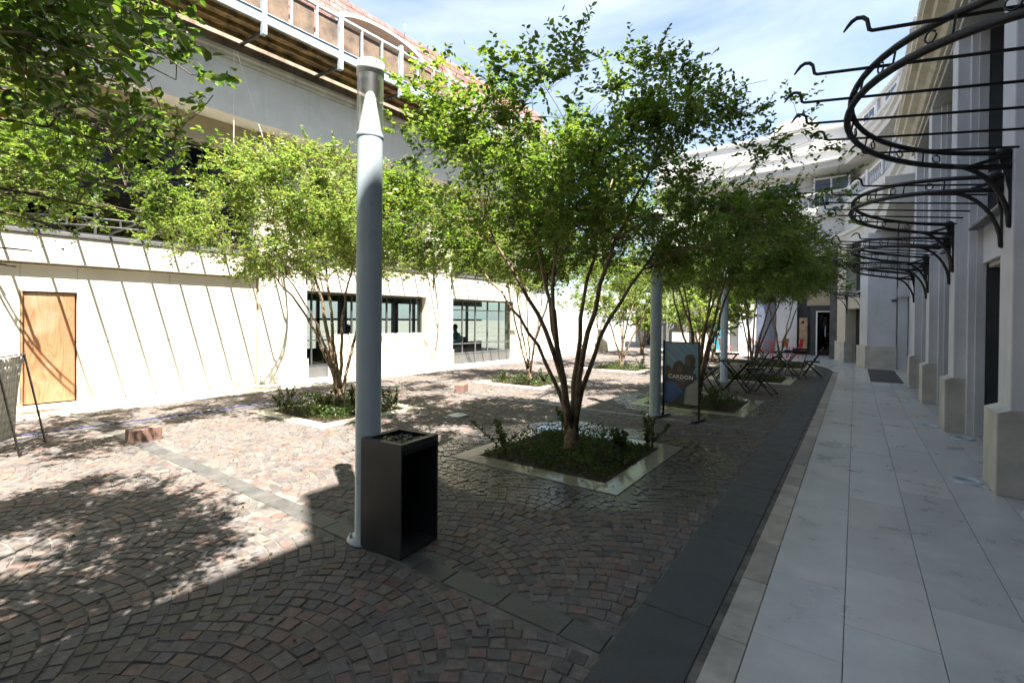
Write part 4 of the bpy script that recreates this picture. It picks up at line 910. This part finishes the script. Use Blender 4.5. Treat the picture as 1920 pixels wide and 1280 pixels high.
# granite cubes used as seats
def block(x, y, label, sx=.13, sy=.32, h=.19, rz=.1):
    o_ = B(-sx/2, sx/2, -sy/2, sy/2, -.012, h).build('granite_block', 'granite', bevel=.008, label=label, category='stone block', group='red granite blocks on the plaza', loc=(x, y, 0), rz=rz)
block(-7.42, 2.26, 'red granite block on the sunlit paving before the plywood door facade', .2, .33, .17, .1); block(-7.0, 7.9, 'red granite block between the first and second sunlit planters', .2, .34, .17, .4); block(-6.55, 12.6, 'farthest red granite block, seen between the stems of the largest tree', .2, .36, .17, .3)
o_ = B(-.13, .13, -.13, .13, 0, .02).build('utility_cover', 'galv', label='small pale metal cover set in the paving behind the wet planter', category='cover', loc=(-5.3, 5.9, .0))

# A-frame board at the left edge
af = thing('sandwich_board', 'black metal A-frame stand with a pale banner, cut by the left edge', 'sign stand')
A1 = Vector((-8.25, 1.49, 0)); A2 = Vector((-7.66, 1.17, 0)); ed = (A2-A1).normalized(); nb_ = Vector((-ed.y, ed.x, 0))
if nb_.x > 0: nb_ = -nb_
nb_ = Vector((-.48, -.88, 0))
T1 = A1+nb_*.2+Vector((0, 0, 1.12)); T2 = A2+nb_*.2+Vector((0, 0, 1.12)); C1 = A1+nb_*.5; C2 = A2+nb_*.5
for a, b in ((A1, T1), (A2, T2), (C1, T1), (C2, T2)): MB().bar(a, b, .028, .014).build('leg', 'black', af)
for a, b in ((T1, T2), (A1+(T1-A1)*.04, A2+(T2-A2)*.04), (C1+(T1-C1)*.04, C2+(T2-C2)*.04)): MB().bar(a, b, .018, .012).build('crossbar', 'greysteel', af)
bnm = MB(); 
for i in range(8):
    for j in range(10):
        def bp(u, v): 
            p = T1+(T2-T1)*(.03+.94*u)+((C1-T1)*.25+Vector((0, 0, -.72)))*(.02+.98*v); p = p+nb_*(.012*math.sin(u*7+v*3)); return p
        bnm.quad([bp(i/8, j/10), bp((i+1)/8, j/10), bp((i+1)/8, (j+1)/10), bp(i/8, (j+1)/10)], True)
bo = bnm.build('banner', 'banner', af); so = bo.modifiers.new('thick', 'SOLIDIFY'); so.thickness = .004
MB().lathe([(.03, -.01), (.04, 0), (.03, .01)], sides=10).build('clip', 'galv', af, loc=tuple(T1+(T2-T1)*.2))
# shop window frame at the far left edge
# poster stand
ss = thing('poster_stand', 'black-framed advertising poster with two people and a brand name on two T-shaped feet', 'sign', (-2.30, 7.95, 0), math.atan2(-.09, .56))
for s_ in (-1, 1):
    B(s_*.30-.013, s_*.30+.013, -.013, .013, .03, 1.27).build('post', 'black', ss, bevel=.002); B(s_*.30-.035, s_*.30+.035, -.2, .2, 0, .03).build('foot', 'black', ss, bevel=.006)
B(-.286, .286, -.01, .01, 1.235, 1.252).build('top_bar', 'black', ss); B(-.286, .286, -.01, .01, .235, .252).build('bottom_bar', 'black', ss)
def flat(name, c, rough=.45, var=.1, sc__=4, c2=None): return mat(name, c, rough, var=var, vs_=sc__, c2=c2)
def poster_bg():
    m = bpy.data.materials.new('poster_sky_print'); m.use_nodes = True; t = m.node_tree; N = t.nodes; b = N['Principled BSDF']; K = t.links.new; b.inputs['Roughness'].default_value = .35
    tc = N.new('ShaderNodeTexCoord'); sp_ = N.new('ShaderNodeSeparateXYZ'); K(tc.outputs['Object'], sp_.inputs[0])
    a = N.new('ShaderNodeMath'); a.operation = 'MULTIPLY_ADD'; a.inputs[1].default_value = .9; K(sp_.outputs['X'], a.inputs[0]); K(sp_.outputs['Z'], a.inputs[2])
    n = N.new('ShaderNodeTexNoise'); n.noise_dimensions = '1D'; n.inputs['Scale'].default_value = 9; K(a.outputs[0], n.inputs['W'])
    cr = N.new('ShaderNodeValToRGB'); e = cr.color_ramp.elements; e[0].position = .35; e[0].color = (.05, .17, .32, 1); e[1].position = .8; e[1].color = (.17, .33, .46, 1)
    K(n.outputs['Fac'], cr.inputs[0]); K(cr.outputs[0], b.inputs['Base Color']); return m
ps = B(-.286, .286, -.004, .004, .252, 1.235).build('poster', poster_bg(), ss)
def shape(pts, name, m, y=-.0055, th=.001):
    MB().prism(pts, 1, y-th, y).build(name, m, ps)
def ell(cx, cz, rx, rz, n=16, a=0): return [(cx+rx*math.cos(t)*math.cos(a)-rz*math.sin(t)*math.sin(a), cz+rx*math.cos(t)*math.sin(a)+rz*math.sin(t)*math.cos(a)) for t in [2*math.pi*i/n for i in range(n)]]
pm_d = flat('print_navy', (.02, .028, .045)); pm_h = flat('print_hair', (.018, .014, .013)); pm_s = flat('print_skin', (.075, .045, .038), sc__=14); pm_b = flat('print_blue', (.03, .10, .32), c2=(.015, .05, .2)); pm_g = flat('print_grey', (.25, .27, .27)); pm_m = flat('print_maroon', (.08, .03, .035))
shape([(.06, .253), (.285, .253), (.285, .62), (.12, .60)], 'printed_wall', pm_g)
shape([(-.285, .60), (-.25, .80), (-.1, .82), (.02, .88), (.14, .82), (.25, .74), (.27, .68), (.2, .6), (.08, .52), (.05, .253), (-.285, .253)], 'printed_body', pm_d, -.0068)
shape([(-.285, .56), (-.14, .62), (-.06, .56), (.04, .46), (-.05, .34), (-.16, .253), (-.285, .253)], 'printed_blue_cloth', pm_b, -.0082)
shape([(-.04, .62), (.06, .60), (.05, .50), (-.05, .52)], 'printed_sleeve', pm_m, -.0084)
shape(ell(.155, .965, .088, .098)+[], 'printed_hair', pm_h, -.0082); shape(ell(.125, .935, .042, .068, 16, .25), 'printed_face', pm_s, -.0096); shape([(.07, .93), (.06, .80), (.0, .84), (.2, .78), (.25, .86), (.2, .92)], 'printed_neck', pm_d, -.0081)
shape(ell(-.03, .84, .10, .105)+[(-.13, .74), (-.13, .68), (.06, .68), (.08, .76)][:0], 'printed_hair', pm_h, -.0100); shape([(-.13, .86), (-.14, .70), (-.09, .66), (.05, .67), (.08, .76), (.07, .86)], 'printed_hair', pm_h, -.0099); shape(ell(-.02, .815, .045, .068, 16, .15), 'printed_face', pm_s, -.0114); shape(ell(-.2, .76, .07, .07), 'printed_arm', pm_s, -.0082); shape(ell(-.22, .81, .04, .05), 'printed_hair', pm_h, -.0098)
tx = bpy.data.curves.new('poster_text', 'FONT'); tx.body = 'CARDON'; tx.size = .088; tx.space_character = 1.18; tx.offset = .0016; tx.extrude = .0005; tx.align_x = 'CENTER'
to = bpy.data.objects.new('poster_text', tx); col.objects.link(to); to.parent = ps; to.location = (0, -.0125, .655); to.rotation_euler = (R(90), 0, 0); tx.materials.append(M['white']); to = text_mesh(to)
for i in range(9): 
    if i != 5: shape([(-.07+.016*i, .625), (-.06+.016*i, .625), (-.06+.016*i, .634), (-.07+.016*i, .634)], 'small_print', M['shirtw'], -.0118)

# folding chairs and tables
def fchair(name, mtl, label, group, cat='chair', seatm=None):
    t = thing(name, label, cat, (0, 0, 0), 0, group)   # faces +x ; seat depth along x
    for s_ in (-1, 1):
        MB().bar((-.27, s_*.20, .86), (.24, s_*.20, .01), .012, .026).build('leg', mtl, t)      # long back-to-front leg
        MB().bar((.20, s_*.175, .45), (-.24, s_*.175, .01), .012, .026).build('leg', mtl, t)
    for z_, x_ in ((.84, -.262), (.76, -.212)): B(x_-.01, x_+.008, -.2, .2, z_-.03, z_+.02).build('back_slat', mtl, t, bevel=.003)
    for i in range(6): B(-.17+.068*i, -.17+.068*i+.045, -.19, .19, .445, .46).build('seat_slat', mtl, t, bevel=.002)
    for s_ in (-1, 1): B(-.18, .22, s_*.185-.006, s_*.185+.006, .425, .444).build('seat_rail', mtl, t)
    MB().bar((-.2, -.175, .05), (-.2, .175, .05), .012).build('stretcher', mtl, t); MB().bar((.2, -.2, .07), (.2, .2, .07), .012).build('stretcher', mtl, t)
    return t
def ftable(name, mtl, label, group, r_=.33, h=.71):
    t = thing(name, label, 'table', (0, 0, 0), 0, group)
    B(-r_, r_, -r_, r_, h-.03, h-.012).build('table_rim', mtl, t, bevel=.004)
    for i in range(8): B(-r_+.01+i*(2*r_-.02)/8, -r_+.01+(i+.82)*(2*r_-.02)/8, -r_+.01, r_-.01, h-.0115, h).build('table_slat', mtl, t)
    for s_ in (-1, 1):
        MB().bar((-.26, s_*.24, h-.03), (.26, s_*.24, .01), .014, .028).build('leg', mtl, t); MB().bar((.26, s_*.215, h-.03), (-.26, s_*.215, .01), .014, .028).build('leg', mtl, t)
    for x_ in (-.24, .24): MB().bar((x_, -.24, .05), (x_, .24, .05), .012).build('stretcher', mtl, t)
    return t
GC = 'black folding bistro chairs'; GB = 'black folding bistro tables'
ch = fchair('folding_chair', 'black', 'black folding chair left of the front table, sunlight on its slats', GC); ch.location = (-2.83, 11.35, 0); ch.rotation_euler = (0, 0, R(-5))
for loc, rz, lb_ in (((-1.62, 11.75, 0), R(168), 'black folding chair right of the front table, standing free on the paving'),
                     ((-2.0, 13.0, 0), R(200), 'black folding chair behind the front table, between it and the bushes'),
                     ((-2.95, 12.6, 0), R(10), 'black folding chair behind the third lamp post, slats in the sun'),
                     ((-1.35, 15.6, 0), R(120), 'black folding chair at the right of the farther table, back towards the camera'),
                     ((-1.0, 16.4, 0), R(185), 'rightmost black folding chair, beyond the farther table'),
                     ((-2.25, 16.6, 0), R(0), 'black folding chair on the left of the farther table')):
    dup(ch, loc, rz, lb_)
tb_ = ftable('folding_table', 'black', 'black folding table nearest to the camera with crossed legs', GB); tb_.location = (-2.2, 11.9, 0); tb_.rotation_euler = (0, 0, R(3))
dup(tb_, (-2.9, 14.3, 0), R(10), 'black folding table half hidden behind the third lamp post'); dup(tb_, (-1.65, 16.3, 0), R(-4), 'farther black folding table near the curved walkway')
fl = thing('table_items', 'small dark blue tray lying on the farther folding table', 'tray', (-1.5, 16.3, .712)); B(-.2, .2, -.12, .12, 0, .05).build('tray', 'hose', fl, bevel=.01)
# coloured cafe chairs far away
def cafe(name, mtl, label, loc, rz):
    t = thing(name, label, 'chair', loc, rz, 'coloured metal cafe chairs by the rear building')
    MB().prism([(-.2, -.19), (.2, -.19), (.2, .19), (-.2, .19)], 2, .43, .45).build('seat', mtl, t, bevel=.01)
    MB().quad([(-.2, -.17, .46), (-.2, .17, .46), (-.27, .15, .82), (-.27, -.15, .82)]).build('backrest', mtl, t).modifiers.new('s', 'SOLIDIFY').thickness = .012
    for sx in (-1, 1):
        for sy in (-1, 1): MB().bar((sx*.17, sy*.16, .43), (sx*.22, sy*.2, 0), .022).build('leg', mtl, t)
cafe('cafe_chair', 'redp', 'red cafe chair left of the thin tree trunk', (-4.75, 23.2, 0), R(30)); cafe('cafe_chair', 'redp', 'red cafe chair facing right, left of the orange one', (-4.2, 24.6, 0), R(170))
cafe('cafe_chair', 'orangep', 'bright orange cafe chair at the left end of the red table', (-3.35, 22.9, 0), R(20)); cafe('cafe_chair', 'yellowp', 'ochre cafe chair before the pale wall panel', (-2.75, 24.9, 0), R(150)); cafe('cafe_chair', 'redp', 'small red cafe chair beside the wooden plaque', (-2.15, 24.6, 0), R(160))
rt2 = thing('red_table', 'long red metal table with thin legs near the rear building', 'table', (-3.0, 23.9, 0)); B(-.65, .65, -.3, .3, .7, .72).build('table_top', 'redp', rt2)
for sx in (-.6, 0, .6):
    for sy in (-.25, .25): MB().bar((sx, sy, .7), (sx, sy, 0), .025).build('leg', 'redp', rt2)
MB().bar((-.6, -.25, .3), (.6, -.25, .3), .02).build('stretcher', 'redp', rt2)

# ================================================================= PEOPLE seated behind the glass
def person(x, y, rz, shirt, label, arm=.3, lean=.12):
    t = thing('person', label, 'person', (x, y, 0), rz, 'people seated behind the shop glass')   # faces +x
    V = [(0, 0, .50), (.0, 0, .68), (lean*.6, 0, .88), (lean, 0, 1.02), (lean+.02, 0, 1.10), (lean+.035, 0, 1.17), (lean+.045, 0, 1.27)]
    Rd = [.135, .125, .135, .085, .05, .075, .085]; Eg = [(i, i+1) for i in range(6)]
    def add(p, r, par): V.append(p); Rd.append(r); Eg.append((par, len(V)-1)); return len(V)-1
    for s_ in (-1, 1):
        a = add((lean, s_*.16, 1.0), .06, 3); a = add((lean+.12, s_*.2, .80), .045, a); a = add((lean+arm, s_*.1, .80), .035, a); a = add((lean+arm+.08, s_*.07, .81), .03, a)
        b = add((.06, s_*.09, .48), .09, 0); b = add((.42, s_*.1, .48), .065, b); b = add((.42, s_*.1, .1), .045, b); b = add((.53, s_*.1, .05), .035, b)
    me = bpy.data.meshes.new('body'); me.from_pydata(V, Eg, []); o = bpy.data.objects.new('body', me); col.objects.link(o); o.parent = t
    md = o.modifiers.new('skin', 'SKIN'); sk = me.skin_vertices[0].data
    for i, r_ in enumerate(Rd): sk[i].radius = (r_, r_*(1.25 if i in (1, 2) else 1))
    sk[0].use_root = True; o.modifiers.new('sub', 'SUBSURF').levels = 1; o.modifiers['sub'].render_levels = 1
    me.materials.append(M[shirt])
    MB().lathe([(0, -.13), (.05, -.115), (.075, -.05), (.082, .0), (.075, .06), (.045, .105), (0, .115)], (lean+.06, 0, 1.26), 14).build('head', 'skin', t)
    MB().lathe([(.0, .13), (.06, .11), (.09, .05), (.093, -.01), (.07, -.08), (.04, -.09)], (lean+.035, 0, 1.275), 14).build('hair', 'hair', t)
    MB().lathe([(0, -.02), (.014, -.012), (0, .02)], (lean+.143, 0, 1.255), 8).build('nose', 'skin', t)
    B(-.2, .2, -.2, .2, .40, .44).build('seat_cushion', 'black', t) if False else None
    st = fchair  # chair separately below
    return t
def simple_chair(x, y, rz, label):
    t = thing('dining_chair', label, 'chair', (x, y, 0), rz, 'dark chairs inside the glazed shop'); B(-.2, .2, -.2, .2, .38, .42).build('seat', 'black', t); B(-.22, -.18, -.2, .2, .42, .9).build('backrest', 'black', t)
    for sx in (-.18, .18):
        for sy in (-.18, .18): B(sx-.015, sx+.015, sy-.015, sy+.015, 0, .38).build('leg', 'black', t)
LBM = lb.matrix_basis
def Lw(x, y): p = LBM @ Vector((x, y, 0)); return p.x, p.y
for (lx, ly, rz, sh, l1, l2) in ((-.95, 12.45, R(75), 'shirtw', 'person in a white top seated left at the cafe table behind the glass', 'dark chair under the person in white'),
                                 (-1.3, 13.75, R(-95), 'shirtb', 'person in a pale blue shirt leaning over the cafe table behind the glass', 'dark chair under the person in pale blue'),
                                 (-1.75, 12.95, R(-10), 'shirtd', 'person in a dark top between the two others behind the glass', 'dark chair under the dark-clothed person'),
                                 (-1.6, 8.9, R(60), 'shirtd', 'person seen only as a dark head above the low board wall', 'dark chair hidden behind the low board wall')):
    x, y = Lw(lx, ly); person(x, y, rz-.05, sh, l1, lean=.16); simple_chair(x, y, rz-.05, l2)
x, y = Lw(-1.15, 13.1); ct = thing('cafe_table', 'pale cafe table with drinks behind the farther shop glass', 'table', (x, y, 0)); B(-.35, .35, -.3, .3, .72, .75).build('table_top', 'brass', ct); B(-.03, .03, -.03, .03, .02, .72).build('table_leg', 'black', ct); B(-.2, .2, -.2, .2, 0, .02).build('table_foot', 'black', ct)

# fallen leaves and litter on paving
rs = np.random.RandomState(9); n = 900; P_ = np.c_[rs.uniform(-9, -.7, n), rs.uniform(.5, 14, n)**1.0, np.full(n, .008)]; D = rs.normal(0, 1, (n, 3)); D[:, 2] *= .12
link('fallen_leaves', leaves_mesh('fallen_leaves', P_, D, .03, (1.1, .8, .7), rs, 'leafg'), kind='stuff')
